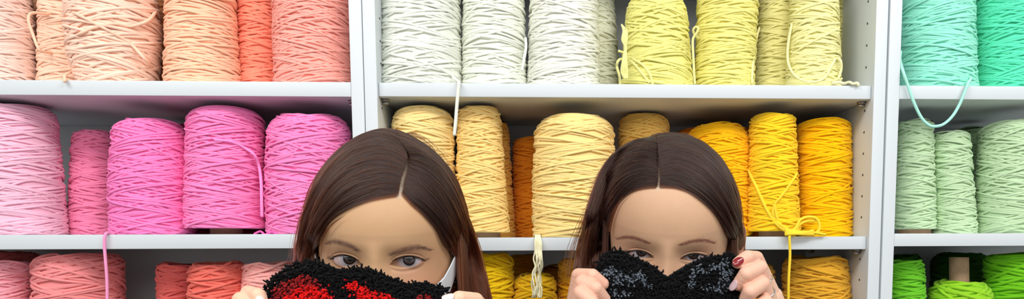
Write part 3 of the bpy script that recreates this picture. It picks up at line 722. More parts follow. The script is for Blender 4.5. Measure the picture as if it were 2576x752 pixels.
def woman(label, anchor, Ya, yaw, pitch, roll, sc, face, skin, hand_skin, hairline_px, part_px, sideguides, hair_m, brows_px,
          hands, ears, seed, brow_rgb, sweater_rgb, group='women hiding their faces behind tufted rugs', nh=8500, scalp_rgb=(196, 178, 156),
          flyaways=(), mask=None, iris_up=0.0, part_gap=6.0):
    rng = np.random.default_rng(seed)
    A = at(*anchor, Ya)
    Rm = rot_z(math.radians(yaw)) @ rot_y(math.radians(roll)) @ rot_x(math.radians(pitch))
    eyeL = np.array([0, float(base_front(np.array(Face.EX), np.array(0.0)))+.0045, 0])
    O = A - Rm @ (sc*eyeL)
    tf = lambda p: O + (np.asarray(p)*sc) @ Rm.T
    itf = lambda p: ((np.asarray(p)-O) @ Rm)/sc
    Ob = O + Rm @ (sc*np.array([0, .02, -.12])) - sc*np.array([0, .02, -.12])
    root = empty('person', (Ob[0], Ob[1]+.02, 0), label, 'person', group)
    RL = np.array(root.location)
    def px_local(px, py, infl=0.0, yl=None, feat=False):
        Y = O[1]-.05
        for _ in range(14):
            l = itf(at(px, py, Y))
            t = yl if yl is not None else float(face.y(np.array(l[0]), np.array(l[2]), infl, feat) if feat else base_front(np.array(l[0]), np.array(l[2]), infl))
            Y += (t-l[1])*sc*.9
        return itf(at(px, py, Y))
    def skull_rho(Lc, infl=0.0):
        x_, y_, z_ = Lc[..., 0], Lc[..., 1], Lc[..., 2]
        dep = np.where(y_ < 0, .090, .100)+infl
        zt = np.clip((z_-.03)/(DH+infl), 0, None); pw_ = np.where(y_ < 0, NEXP, 2.0)
        rxy = (np.abs(x_/(.0745+infl))**pw_+np.abs(y_/dep)**pw_)**(1/pw_)
        return (rxy**DEXP+zt**DEXP)**(1/DEXP)
    def px_skull(px, py, infl):
        # first point of the line of sight on the inflated skull, else the nearest one to it
        Ys = O[1]+np.linspace(-.13, .13, 261)
        a0 = at(px, py, Ys[0]); a1 = at(px, py, Ys[-1])
        Wp = a0+(a1-a0)*np.linspace(0, 1, 261)[:, None]
        Lp = itf(Wp); r = skull_rho(Lp, infl)
        i_ = int(np.argmax(r < 1)) if (r < 1).any() else int(np.argmin(r))
        return Wp[i_], Lp[i_]
    # ---- head, neck and chest: one grid of rings
    ph = np.linspace(.02, math.acos((.085-.03)/DH), 30)
    zs = np.concatenate([.03+DH*np.cos(ph), np.arange(.0842, .022, -.0010), np.arange(.0216, -.0165, -.00055),
                         np.arange(-.0175, -.125, -.0016), np.arange(-.128, -.42, -.006)])
    thf = np.radians(np.linspace(-78, 78, 300)); thb = np.radians(np.linspace(78, 282, 72))[1:-1]
    th = np.concatenate([thf, thb]); nc = len(th)
    w, f, b = hshape(zs)
    s_, c_ = np.sin(th), np.cos(th)
    X = w[:, None]*np.sign(s_)*np.abs(s_)**(2/NEXP)
    Xb = w[:, None]*s_
    back = c_ < 0
    X = np.where(back, Xb, X)
    Z = np.repeat(zs[:, None], nc, 1)
    Yf = -f[:, None]*np.abs(c_)**(2/NEXP); Yb = b[:, None]*np.abs(c_)
    D = face.y(X, Z)-base_front(X, Z)
    wt = smooth1((c_-.15)/.25)[None, :]
    Y = np.where(back, Yb, Yf + D*wt)
    L = np.stack([X, Y, Z], -1).reshape(-1, 3)
    L[:nc, 2] += 0
    W1_ = tf(L); W2_ = Ob + L*sc
    k = smooth1((L[:, 2]+.21)/.09)[:, None]
    Vh = W1_*k + W2_*(1-k)
    i, j = np.meshgrid(np.arange(len(zs)-1), np.arange(nc), indexing='ij'); j2 = (j+1) % nc
    Q = np.stack([i*nc+j, (i+1)*nc+j, (i+1)*nc+j2, i*nc+j2], -1).reshape(-1, 4)
    # ---- pigment, with root shade on the scalp
    xl, yl_, zl = L.T
    skin_l = np.array(lin(skin)); C_ = np.tile(skin_l, (len(L), 1))
    def mixc(mask, rgb):
        nonlocal C_
        C_ = C_*(1-mask[:, None]) + np.array(lin(rgb))*mask[:, None]
    front = yl_ < 0
    ax = np.abs(xl)
    mixc(.35*gs(ax-.042, .016)*gs(zl+.03, .016)*front, (226, 140, 122))
    mixc(.30*gs(xl, .012)*gs(zl+.04, .014)*front, (222, 140, 122))
    mixc(.85*gs(xl, .017)*gs(zl+.076, .008)*front, (190, 90, 90))
    e = ax-face.EX
    fe, up, lo = face.eye_f(e, zl)
    mixc(.45*gs(e-.008, .013)*gs(zl-.006, .007)*front, (150, 96, 76))
    mixc(.30*gs(e, .013)*gs(zl+.009, .004)*front, (176, 120, 104))
    inl = smooth1((face.a*1.15-np.abs(e))/.002)*front
    mixc(.90*gs(zl-up-.0002, .0007)*inl*smooth1((e+face.a)/.006), (30, 20, 18))
    mixc(.35*gs(zl-up-.0028, .0005)*inl, (120, 74, 56))
    mixc(.5*gs(zl-lo+.0003, .0006)*inl*smooth1((e+.004)/.01), (90, 52, 46))
    mixc(.55*smooth1((.0045-np.hypot(e-face.a-.003, (zl-face.tilt*e-.0005)*1.8))/.0045)*front, (70, 40, 34))
    mixc(.5*smooth1((.002-np.hypot(e+face.a, zl-face.tilt*e))/.002)*front, (214, 130, 120))
    # brows
    brow_loc = []
    for bp in brows_px:
        BL = np.array([px_local(x, y, 0, None, True) for x, y, _ in bp]); TH = np.array([t for _, _, t in bp])
        B2 = catmull(BL, 8); T2 = np.interp(np.linspace(0, 1, len(B2)), np.linspace(0, 1, len(TH)), TH)
        brow_loc.append((B2, T2))
        sel = np.where(front & (np.abs(zl-.018) < .03))[0]
        d2 = np.min(np.hypot(xl[sel, None]-B2[None, :, 0], zl[sel, None]-B2[None, :, 2])/T2[None, :], axis=1)
        mk = np.zeros(len(L)); mk[sel] = .58*smooth1((1.25-d2)/.9)
        mixc(mk, brow_rgb)
    # scalp above the hairline darkened for roots and their shade, pale along the parting
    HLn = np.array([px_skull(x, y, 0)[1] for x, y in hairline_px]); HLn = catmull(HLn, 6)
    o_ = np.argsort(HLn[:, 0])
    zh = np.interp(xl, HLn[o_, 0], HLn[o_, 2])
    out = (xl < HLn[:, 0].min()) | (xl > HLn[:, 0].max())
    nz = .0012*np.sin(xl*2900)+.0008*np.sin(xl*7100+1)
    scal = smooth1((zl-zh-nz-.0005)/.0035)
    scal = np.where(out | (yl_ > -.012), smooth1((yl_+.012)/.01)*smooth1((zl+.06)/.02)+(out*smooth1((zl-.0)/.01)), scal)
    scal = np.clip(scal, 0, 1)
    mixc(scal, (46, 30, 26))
    PL = np.array([px_skull(x, y, 0)[1] for x, y in part_px]); PL = catmull(PL, 8)
    o_ = np.argsort(PL[:, 2])
    xp = np.interp(zl, PL[o_, 2], PL[o_, 0])
    pm = gs(xl-xp-.0008*np.sin(zl*900), .0034)*smooth1((yl_-(-.2))/.01)*(zl > PL[:, 2].min()-.004)*(yl_ < .0)
    mixc(.85*pm*smooth1((zl-PL[:, 2].min()+.004)/.004), scalp_rgb)
    # ---- limbs
    V_all = Geo()
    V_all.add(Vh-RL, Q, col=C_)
    B = lambda x, y, z: Ob + sc*np.array([x, y, z])
    hip = B(0, .01, -.72); fl = 0.0
    parts = []
    parts += chain([B(-.10, .0, -.34), B(-.075, 0, -.50), B(-.09, .01, -.66)], [.085, .075, .09])
    parts += chain([B(.10, .0, -.34), B(.075, 0, -.50), B(.09, .01, -.66)], [.085, .075, .09])
    legs = {}
    for sx in (-1, 1):
        hp = B(sx*.085, .01, -.70); kn = np.array([Ob[0]+sx*.095, Ob[1]-.005, .47]); an = np.array([Ob[0]+sx*.10, Ob[1]+.02, .085])
        toe = an+np.array([sx*.02, -.14, -.05])
        legs[sx] = (hp, kn, an, toe)
        parts += chain([hp, kn, an], [.080, .052, .034]) + chain([an-np.array([0, -.02, .04]), toe], [.032, .024])
    arms = {}
    for h in hands:
        sx = h['side']
        Sh = B(sx*.138, .02, -.275)
        Wr = at(*h['wrist'][:2], h['wrist'][2])
        El = two_bone(Sh, Wr, .26*sc, .225*sc, (sx*.35, .12, -1.0))
        arms[sx] = (Sh, El, Wr)
        parts += chain([B(sx*.05, .01, -.27), Sh], [.05, .046]) + chain([Sh, El, Wr], [.044, .036, .026])
    Vb, Qb, Tb = blob(parts, .011, 6)
    V_all.add(Vb-RL, Qb, Tb, col=np.array(lin(hand_skin)))
    hs = np.array(lin(hand_skin))
    nails = []
    for h in hands:
        sx = h['side']; pr = []
        Wr = arms[sx][2]; El = arms[sx][1]
        pr += chain([Wr+(El-Wr)*.35, Wr], [.028, .024])
        mcps = []
        for nm, F_ in h['fingers']:
            P = [at(x, y, Yy) for x, y, Yy, r in F_]; R = [r for *_, r in F_]
            pr += chain(P, R)
            mcps.append((P[0], R[0], nm))
        mm = [m for m in mcps if m[2] != 'thumb']
        for p, r, _ in mm: pr.append((Wr, .020, p, r*1.15))
        for a, b2 in zip(mm[:-1], mm[1:]): pr.append((a[0], a[1]*1.1, b2[0], b2[1]*1.1))
        for a, b2 in zip(mm[:-1], mm[1:]): pr.append(((a[0]+Wr)/2, .017, (b2[0]+Wr)/2, .017))
        for p, r, nm in mcps:
            if nm == 'thumb': pr.append((Wr, .018, p, r*1.2))
        V, Q_, T_ = blob(pr, .0011, 3, .4)
        cc = np.tile(hs, (len(V), 1))
        # rosier skin round the joints and tips
        for nm, F_ in h['fingers']:
            for q, (x, y, Yy, r) in enumerate(F_[1:]):
                d = np.linalg.norm(V-at(x, y, Yy), axis=1)
                mk = (.32 if q == len(F_)-2 else .22)*np.exp(-(d/(r*1.3))**2)
                cc = cc*(1-mk[:, None])+np.array(lin((222, 128, 112)))*mk[:, None]
        V_all.add(V-RL, Q_, T_, col=cc)
        nails += h.get('nails', [])
    # ---- ears (joined to the head)
    for sx, ex, ez, flare in ears:
        nu, nv = 26, 30
        u = np.linspace(0, 1, nu); v = np.linspace(0, 2*np.pi, nv, endpoint=False)
        U_, V_ = np.meshgrid(u, v, indexing='ij')
        egg = 1+.12*np.cos(V_-.6)
        yy = .0155*U_*np.cos(V_)*egg; zz = .030*U_*np.sin(V_)*(1-.1*np.sin(V_))
        h_ = .0052*gs(U_-.86, .09)+.0022*gs(U_-.52, .08)*(np.cos(V_) > -.3) - .004*gs(U_-.25, .16)
        pts = []
        for side in (1, -1):
            hh = h_ if side > 0 else -.0018-.0035*(1-U_**4)
            P = np.stack([sx*(hh), yy, zz], -1).reshape(-1, 3)
            pts.append(P)
        R_ = rot_z(-sx*math.radians(flare)) @ rot_x(math.radians(-8))
        P = np.concatenate(pts) @ R_.T + np.array([ex+sx*.004, .012, ez])
        i2, j_ = np.meshgrid(np.arange(nu-1), np.arange(nv), indexing='ij'); j3 = (j_+1) % nv
        Qf = np.stack([i2*nv+j_, i2*nv+j3, (i2+1)*nv+j3, (i2+1)*nv+j_], -1).reshape(-1, 4)
        n0 = nu*nv; jj = np.arange(nv); jk = (jj+1) % nv
        rim = np.stack([(nu-1)*nv+jj, (nu-1)*nv+jk, n0+(nu-1)*nv+jk, n0+(nu-1)*nv+jj], 1)
        V_all.add(tf(P)-RL, np.concatenate([Qf, Qf+n0, rim]), col=np.array(lin(skin))*np.array([.98, .80, .76]))
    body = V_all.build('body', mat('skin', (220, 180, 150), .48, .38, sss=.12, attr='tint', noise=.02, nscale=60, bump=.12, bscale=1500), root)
    # ---- eyes
    for sx in (-1, 1):
        c = tf([sx*face.EX, face.ey, 0])
        g = Geo(); g.ball((0, 0, 0), np.array([.0160, .0125, .0140])*sc, 64, 48)
        ey = g.build('eyeball', eye_material(), root)
        ey.location = Vector(c-RL)
        aim = CAM + np.array([0, 0, iris_up])
        d = Vector(aim-c).normalized()
        ey.rotation_mode = 'QUATERNION'; ey.rotation_quaternion = d.to_track_quat('-Y', 'Z')
        # lashes
        st = []; rd = []
        for q in range(70):
            ee = rng.uniform(-.8, 1.02)*face.a
            _, u1, _ = face.eye_f(np.array(ee), np.array(0.0)); zz = float(u1)-.0002
            x0 = sx*(face.EX+ee); y0 = float(face.y(np.array(x0), np.array(zz+.0010)))
            ln = .0038*rng.uniform(.7, 1.1)*(.7+.4*(ee/face.a+1)/2)
            P = [(x0, y0, zz), (x0+sx*ee*.10, y0-ln*.55, zz-.0003), (x0+sx*(ee*.22+.0004), y0-ln*.9, zz+ln*.30), (x0+sx*(ee*.30+.0006), y0-ln*.95, zz+ln*.62)]
            st.append(tf(catmull(P, 3))); rd.append(np.linspace(.00013, .00003, len(st[-1])))
        hair_obj('eyelashes', st, rd, M_LASH, root)
    # ---- brow hairs
    browm = mat('brow_hair_%d_%d_%d' % brow_rgb, tuple(int(c*.9) for c in brow_rgb), .6)
    for B2, T2 in brow_loc:
        st = []; rd = []
        lat = 1 if B2[:, 0].mean() > 0 else -1
        for q in range(170):
            t = rng.uniform(0, 1)*(len(B2)-1); i0 = min(int(t), len(B2)-2); fr = t-i0
            p = B2[i0]*(1-fr)+B2[i0+1]*fr; th_ = T2[i0]*(1-fr)+T2[i0+1]*fr
            zo = rng.normal(0, .45)*th_
            x0, z0 = p[0], p[2]+zo
            dx = lat*(.0042)*rng.uniform(.6, 1.2); dz = (.0022 if zo < 0 else -.0008)+rng.normal(0, .0006)
            xs = x0+dx*np.linspace(0, 1, 5); zz = z0+dz*np.linspace(0, 1, 5)**.8
            yy = face.y(xs, zz)-np.array([0, .0003, .0005, .0005, .0003])
            st.append(tf(np.stack([xs, yy, zz], 1))); rd.append(np.linspace(.00006, .00002, 5))
        hair_obj('eyebrow', st, rd, browm, root)
    # ---- hair
    def gpt(p, infl):
        if len(p) == 2: return px_skull(p[0], p[1], infl)[0]
        if len(p) == 3:
            if p[2] < .04:
                w0, l0 = px_skull(p[0], p[1], infl)
                if l0[2] > 0: return w0
            return tf(px_local(p[0], p[1], infl, p[2]))
        return at(p[0], p[1], O[1]+p[3])
    M_ = 28
    strands, radii, marg = [], [], []
    for guides in sideguides:
        G = []
        sg_ = np.sign(guides[0][1][3][0]-guides[0][1][0][0])
        for gi, (infl, pts) in enumerate(guides):
            pts = [(pts[0][0]+sg_*part_gap*(1, 1, 1, .85, .6, .3, .2)[gi],)+tuple(pts[0][1:])]+list(pts[1:])
            if gi == len(guides)-1: pts = [(p[0], p[1]+13, p[2]) if len(p) == 3 and p[1] < 560 else p for p in pts]
            if gi == len(guides)-1:
                W_ = []
                for p in pts:
                    if len(p) == 4: W_.append(gpt(p, infl)); continue
                    l0 = px_skull(p[0], p[1], infl)[1]+np.array([0, .036, 0])
                    q0 = np.array([0, 0, .03 if l0[2] > .03 else l0[2]])
                    l0 = q0+(l0-q0)*(1+infl/.085)/max(float(skull_rho(l0)), .2)
                    W_.append(tf(l0))
            else: W_ = [gpt(p, infl) for p in pts]
            P = catmull(W_, 8)
            d = np.concatenate([[0], np.cumsum(np.linalg.norm(np.diff(P, axis=0), axis=1))]); d /= d[-1]
            t = np.linspace(0, 1, M_)
            G.append(np.stack([np.interp(t, d, P[:, c]) for c in range(3)], 1))
        G = np.array(G); n = len(G)
        tt = np.linspace(0, 1, M_)
        wl = rng.uniform(0, 6.28, (200, 3)); fq = rng.uniform(2.0, 5.5, (200, 3))
        cen = O+np.array([0, .01, 0])
        for q in range(nh//2):
            a = rng.uniform(0, 1)
            K = 46
            ac = (np.floor(a*K)+.5)/K
            ae = a*(1-.55*tt)+ac*.55*tt
            ae = np.clip(ae+rng.normal(0, .012), 0, 1)*(n-1)
            i0 = np.clip(ae.astype(int), 0, n-2); fr = ae-i0
            ia = np.clip(i0-1, 0, n-1); ib = np.clip(i0+2, 0, n-1)
            k_ = np.arange(M_); f1 = fr[:, None]
            pa, pb, pc, pd = G[ia, k_], G[i0, k_], G[i0+1, k_], G[ib, k_]
            P = .5*((2*pb)+(-pa+pc)*f1+(2*pa-5*pb+4*pc-pd)*f1**2+(-pa+3*pb-3*pc+pd)*f1**3)
            lay = rng.uniform(0, 1)**1.6
            P = P-np.array([sg_*rng.uniform(-.0010, .0020)*rng.uniform(0, 1), 0, rng.normal(0, .0008)])*np.clip(1-tt*9, 0, 1)[:, None]
            inw = cen-P; inw[:, 2] *= .3; inw /= np.linalg.norm(inw, axis=1, keepdims=True)
            P = P+inw*(lay*(.0006+.007*smooth1(tt*4))*(1-.0*tt))[:, None]
            cl = int(a*K) % 200; fl_ = q % 200
            amp = .0016*smooth1(tt*3)
            P = P+np.stack([np.sin(fq[cl, c]*tt*3+wl[cl, c]) for c in range(3)], 1)*amp[:, None]
            P = P+np.stack([np.sin(fq[fl_, c]*tt*4+wl[fl_, c]) for c in range(3)], 1)*(.0005+.0016*tt)[:, None]
            if rng.random() < .03:
                P = P+(-inw)*(.004*np.sin(tt*np.pi)*rng.uniform(.3, 1))[:, None]
            marg.append(.0014+.0035*(1-lay)*smooth1(tt*3))
            strands.append(P)
            rr = .00034*(1-.0*tt); rr = rr*np.where(tt > .96, .5, 1)
            radii.append(rr*rng.uniform(.7, 1.15))
    # nothing of the hair sinks into the skull
    lens = [len(p) for p in strands]
    A_ = np.concatenate(strands); mg = np.concatenate(marg); Lc = itf(A_)
    x_, y_, z_ = Lc.T.copy()
    rho = skull_rho(Lc)
    k_ = np.maximum(1, (1+mg/.085)/np.maximum(rho, .05)); k_ = 1+(k_-1)*smooth1((z_+.055)/.045)
    Lc = np.stack([x_*k_, y_*k_, np.where(z_ > .03, .03+(z_-.03)*k_, z_)], 1)
    A_ = tf(Lc)
    strands = np.split(A_, np.cumsum(lens)[:-1])
    # the hair on the back of the head
    for q in range(4200):
        az = math.radians(rng.uniform(72, 288)); inf_ = .002+.005*rng.uniform(0, 1)
        el = np.radians(np.linspace(86, 0, 12))
        wx, yb_, zt = .074+inf_, (.100 if math.cos(az) < 0 else .090)+inf_, DH+inf_*.7
        zq = .03+zt*np.sin(el)
        cs = np.cos(el)
        cs = np.clip(1-np.sin(el)**DEXP, 0, 1)**(1/DEXP)
        Pl = np.stack([wx*cs*math.sin(az), -yb_*cs*math.cos(az)+.0, zq], 1)
        rh = skull_rho(Pl); kk = np.maximum(1, (1+inf_/.085)/rh); q0 = np.array([0, 0, .03])
        Pl = q0+(Pl-q0)*kk[:, None]
        P = tf(Pl); last = P[-1]
        low = [last+np.array([math.sin(az)*.0008*t, .002*t, -.04*t]) for t in range(1, 8)]
        P = np.concatenate([P, low]); P += rng.normal(0, .0006, 3)
        P[:, 0] += .0012*np.sin(np.linspace(0, 7, len(P))+q)
        strands.append(P); radii.append(np.full(len(P), .0006))
    for (pts, n_, spread) in flyaways:
        P0 = catmull([gpt(p, .004) for p in pts], 8); t_ = np.linspace(0, 1, len(P0))
        for q in range(n_):
            off = rng.normal(0, 1, 3)*spread
            P = P0+off*(t_[:, None]**1.2)+np.stack([np.sin(t_*4+rng.uniform(0, 6)), 0*t_, np.sin(t_*3+rng.uniform(0, 6))], 1)*spread*.35*t_[:, None]
            strands.append(P); radii.append(np.full(len(P), .00010))
    hair_obj('hair', strands, radii, hair_m, root)
    # ---- nails
    for (nm, tip, dip, mt, wid, lng, side) in nails:
        T0 = at(*tip[:3]); D0 = at(*dip[:3]); ax_ = (T0-D0)/np.linalg.norm(T0-D0)
        nrm = np.array(side, float); nrm -= ax_*np.dot(nrm, ax_); nrm /= np.linalg.norm(nrm); bt = np.cross(nrm, ax_)
        nu, nv = 12, 12; R = tip[3]
        uu = np.linspace(-1, 1, nu); vv = np.linspace(-1, 1, nv)
        P = []
        for hgt in (.0006, -.0004):
            for a in uu:
                for b2 in vv:
                    ra, rb = a*math.sqrt(1-b2*b2/2), b2*math.sqrt(1-a*a/2)
                    x_ = ra*wid; ang = x_/R
                    P.append(T0+ax_*(rb*lng+.0018)+bt*(math.sin(ang)*R*.97)+nrm*(math.cos(ang)*R*.97+hgt-.0010*max(0, rb)**2))
        P = np.array(P)
        i2, j_ = np.meshgrid(np.arange(nu-1), np.arange(nv-1), indexing='ij')
        q1 = np.stack([i2*nv+j_, (i2+1)*nv+j_, (i2+1)*nv+j_+1, i2*nv+j_+1], -1).reshape(-1, 4)
        rim = [k for k in range(nv)]+[i_*nv+nv-1 for i_ in range(1, nu)]+[(nu-1)*nv+k for k in range(nv-2, -1, -1)]+[i_*nv for i_ in range(nu-2, 0, -1)]
        rim = np.array(rim); r2 = np.roll(rim, -1)
        q2 = np.stack([rim, r2, r2+nu*nv, rim+nu*nv], 1)
        g = Geo(); g.add(P-RL, np.concatenate([q1, q1[:, ::-1]+nu*nv, q2]))
        no = g.build('fingernail', mt, root)
        no['label'] = nm
    # ---- clothes
    sp = []
    sp += chain([B(-.10, .0, -.30), B(-.08, 0, -.50), B(-.09, .01, -.70)], [.100, .098, .108])
    sp += chain([B(.10, .0, -.30), B(.08, 0, -.50), B(.09, .01, -.70)], [.100, .098, .108])
    sp += chain([B(0, .0, -.30), B(0, 0, -.50), B(0, .01, -.70)], [.100, .100, .108])
    for sx in arms:
        Sh, El, Wr = arms[sx]
        sp += chain([B(sx*.06, .01, -.26), Sh], [.062, .060]) + chain([Sh, El, El+(Wr-El)*.86], [.058, .046, .037])
    V, Q_, T_ = blob(sp, .009, 5)
    g = Geo(); g.add(V-RL, Q_, T_); g.build('sweater', mat('knit_%d_%d_%d' % sweater_rgb, sweater_rgb, .9, .1, noise=.06, nscale=120, bump=.5, bscale=700), root)
    tp = []
    for sx in (-1, 1):
        hp, kn, an, toe = legs[sx]
        tp += chain([hp, kn, an+np.array([0, 0, .02])], [.100, .068, .055])
    V, Q_, T_ = blob(tp, .012, 5)
    g = Geo(); g.add(V-RL, Q_, T_); g.build('trousers', mat('dark_denim', (38, 42, 56), .85, .2, noise=.08, nscale=60), root)
    for sx in (-1, 1):
        hp, kn, an, toe = legs[sx]
        V, Q_, T_ = blob(chain([an+np.array([0, .035, -.045]), toe+np.array([0, 0, -.002])], [.040, .034])+[(an+np.array([0, .01, -.03]), .042, an+np.array([0, 0, .01]), .040)], .006, 3)
        V[:, 2] = np.maximum(V[:, 2], 0.0)
        g = Geo(); g.add(V-RL, Q_, T_); g.build('shoe', mat('black_shoe', (26, 26, 28), .45), root)
    # ---- face mask
    if mask:
        g = Geo()
        TT = np.radians(mask['th']); n1 = 60
        tq = np.linspace(-TT[-1], TT[-1], n1*2+1)
        top = np.interp(np.abs(tq), TT, mask['top']); bot = np.interp(np.abs(tq), TT, mask['bot'])
        m_ = 26; P = []
        for q, t_ in enumerate(tq):
            for r_ in range(m_):
                z_ = top[q]+(bot[q]-top[q])*r_/(m_-1)
                ww, ff, bb = hshape(z_)
                ww, ff = float(ww)+.005, float(ff)+.0065
                x_ = ww*np.sign(math.sin(t_))*abs(math.sin(t_))**(2/NEXP); y_ = -ff*abs(math.cos(t_))**(2/NEXP) if math.cos(t_) > 0 else .0
                bulge = .016*gs(x_, .022)*smooth1((z_+.11)/.06)*smooth1((-.018-z_)/.02)
                P.append((x_, y_-bulge, z_))
        P = np.array(P); N0 = len(P)
        P2 = P*np.array([.985, .985, 1])
        i2, j_ = np.meshgrid(np.arange(len(tq)-1), np.arange(m_-1), indexing='ij')
        q1 = np.stack([i2*m_+j_, i2*m_+j_+1, (i2+1)*m_+j_+1, (i2+1)*m_+j_], -1).reshape(-1, 4)
        e1 = np.array([(i_*m_, (i_+1)*m_, (i_+1)*m_+N0, i_*m_+N0) for i_ in range(len(tq)-1)]+[(i_*m_+m_-1, (i_+1)*m_+m_-1, (i_+1)*m_+m_-1+N0, i_*m_+m_-1+N0) for i_ in range(len(tq)-1)])
        g.add(tf(np.concatenate([P, P2]))-RL, np.concatenate([q1, q1+N0, e1]))
        mo = g.build('face_mask', M_MASKC, root)
        for sx in (-1, 1):
            g = Geo(); P = np.array(mask['loop'])*np.array([sx, 1, 1])
            g.tube(tf(catmull(P, 8))-RL, .0012, 8); g.build('ear_loop', M_MASKC, mo)
    return dict(root=root, RL=RL, tf=tf, O=O, px_local=px_local)

# ---- the woman with the red and black rug
Yr1 = -.394; Yr2 = -.300
hair1 = hair_mat('chestnut_hair', (46, 24, 15), (112, 54, 27), .15, .85)
hair2 = hair_mat('dark_brown_hair', (42, 23, 16), (84, 44, 28), .15, .9)
g1L = [
 (.0012, [(1006, 489), (975, 494), (925, 505), (880, 522), (838, 548), (812, 578), (799, 612), (792, 645, .0), (788, 700, 0, .0), (786, 800, 0, .0), (790, 1050, 0, -.01)]),
 (.004, [(1010, 474), (965, 472), (905, 488), (856, 516), (820, 552), (798, 592), (786, 640, .0), (780, 700, 0, .0), (778, 800, 0, .01), (780, 1050, 0, .0)]),
 (.007, [(1014, 450), (960, 440), (895, 455), (845, 490), (808, 535), (785, 590), (773, 650, .005), (768, 710, 0, .01), (764, 800, 0, .01), (766, 1050, 0, .01)]),
 (.009, [(1024, 418), (965, 396), (895, 408), (842, 445), (802, 500), (776, 560), (762, 630), (755, 700, 0, .01), (750, 800, 0, .01), (750, 1050, 0, .01)]),
 (.010, [(1026, 390), (965, 362), (895, 370), (838, 412), (796, 475), (770, 540), (755, 610, .01), (747, 680, 0, .02), (742, 800, 0, .02), (738, 1050, 0, .02)]),
 (.010, [(1004, 356, .02), (955, 336, .02), (890, 360, .02), (835, 410, .02), (792, 478, .02), (766, 545, .02), (752, 612, .02), (743, 680, 0, .03), (738, 800, 0, .03), (732, 1050, 0, .03)]),
 (.010, [(985, 338, .05), (940, 336, .05), (885, 364, .05), (832, 415, .05), (790, 484, .05), (765, 550, .05), (752, 615, .05), (744, 680, 0, .06), (738, 800, 0, .06), (730, 1050, 0, .06)]),
]
g1R = [
 (.0012, [(1006, 489), (1020, 500), (1048, 524), (1078, 552), (1104, 586), (1124, 622), (1142, 645, .015), (1156, 690, 0, .03), (1166, 760, 0, .03), (1180, 1050, 0, .02)]),
 (.004, [(1010, 474), (1036, 492), (1068, 520), (1098, 552), (1122, 590), (1142, 632, .005), (1158, 670, 0, .02), (1172, 720, 0, .02), (1180, 780, 0, .02), (1196, 1050, 0, .02)]),
 (.007, [(1014, 450), (1048, 468), (1086, 500), (1118, 542), (1140, 588), (1158, 640, .01), (1174, 690, 0, .02), (1188, 740, 0, .02), (1198, 800, 0, .02), (1216, 1050, 0, .02)]),
 (.009, [(1024, 418), (1062, 430), (1102, 462), (1136, 514), (1158, 572), (1176, 630, .01), (1192, 684, 0, .02), (1206, 740, 0, .02), (1216, 800, 0, .02), (1236, 1050, 0, .02)]),
 (.010, [(1026, 390), (1066, 396), (1110, 430), (1146, 488), (1170, 552), (1190, 615, .015), (1205, 672, 0, .03), (1220, 730, 0, .03), (1232, 800, 0, .03), (1254, 1050, 0, .02)]),
 (.010, [(1004, 356, .02), (1050, 370, .02), (1102, 408, .02), (1145, 470, .02), (1172, 540, .02), (1194, 605, .02), (1210, 665, 0, .03), (1226, 728, 0, .03), (1238, 800, 0, .03), (1262, 1050, 0, .02)]),
 (.010, [(985, 338, .05), (1036, 360, .05), (1090, 400, .05), (1138, 464, .05), (1166, 536, .05), (1190, 604, .05), (1206, 665, 0, .06), (1224, 728, 0, .06), (1236, 800, 0, .06), (1260, 1050, 0, .05)]),
]
F1 = Face(.0072, .0052, .0160, .06)
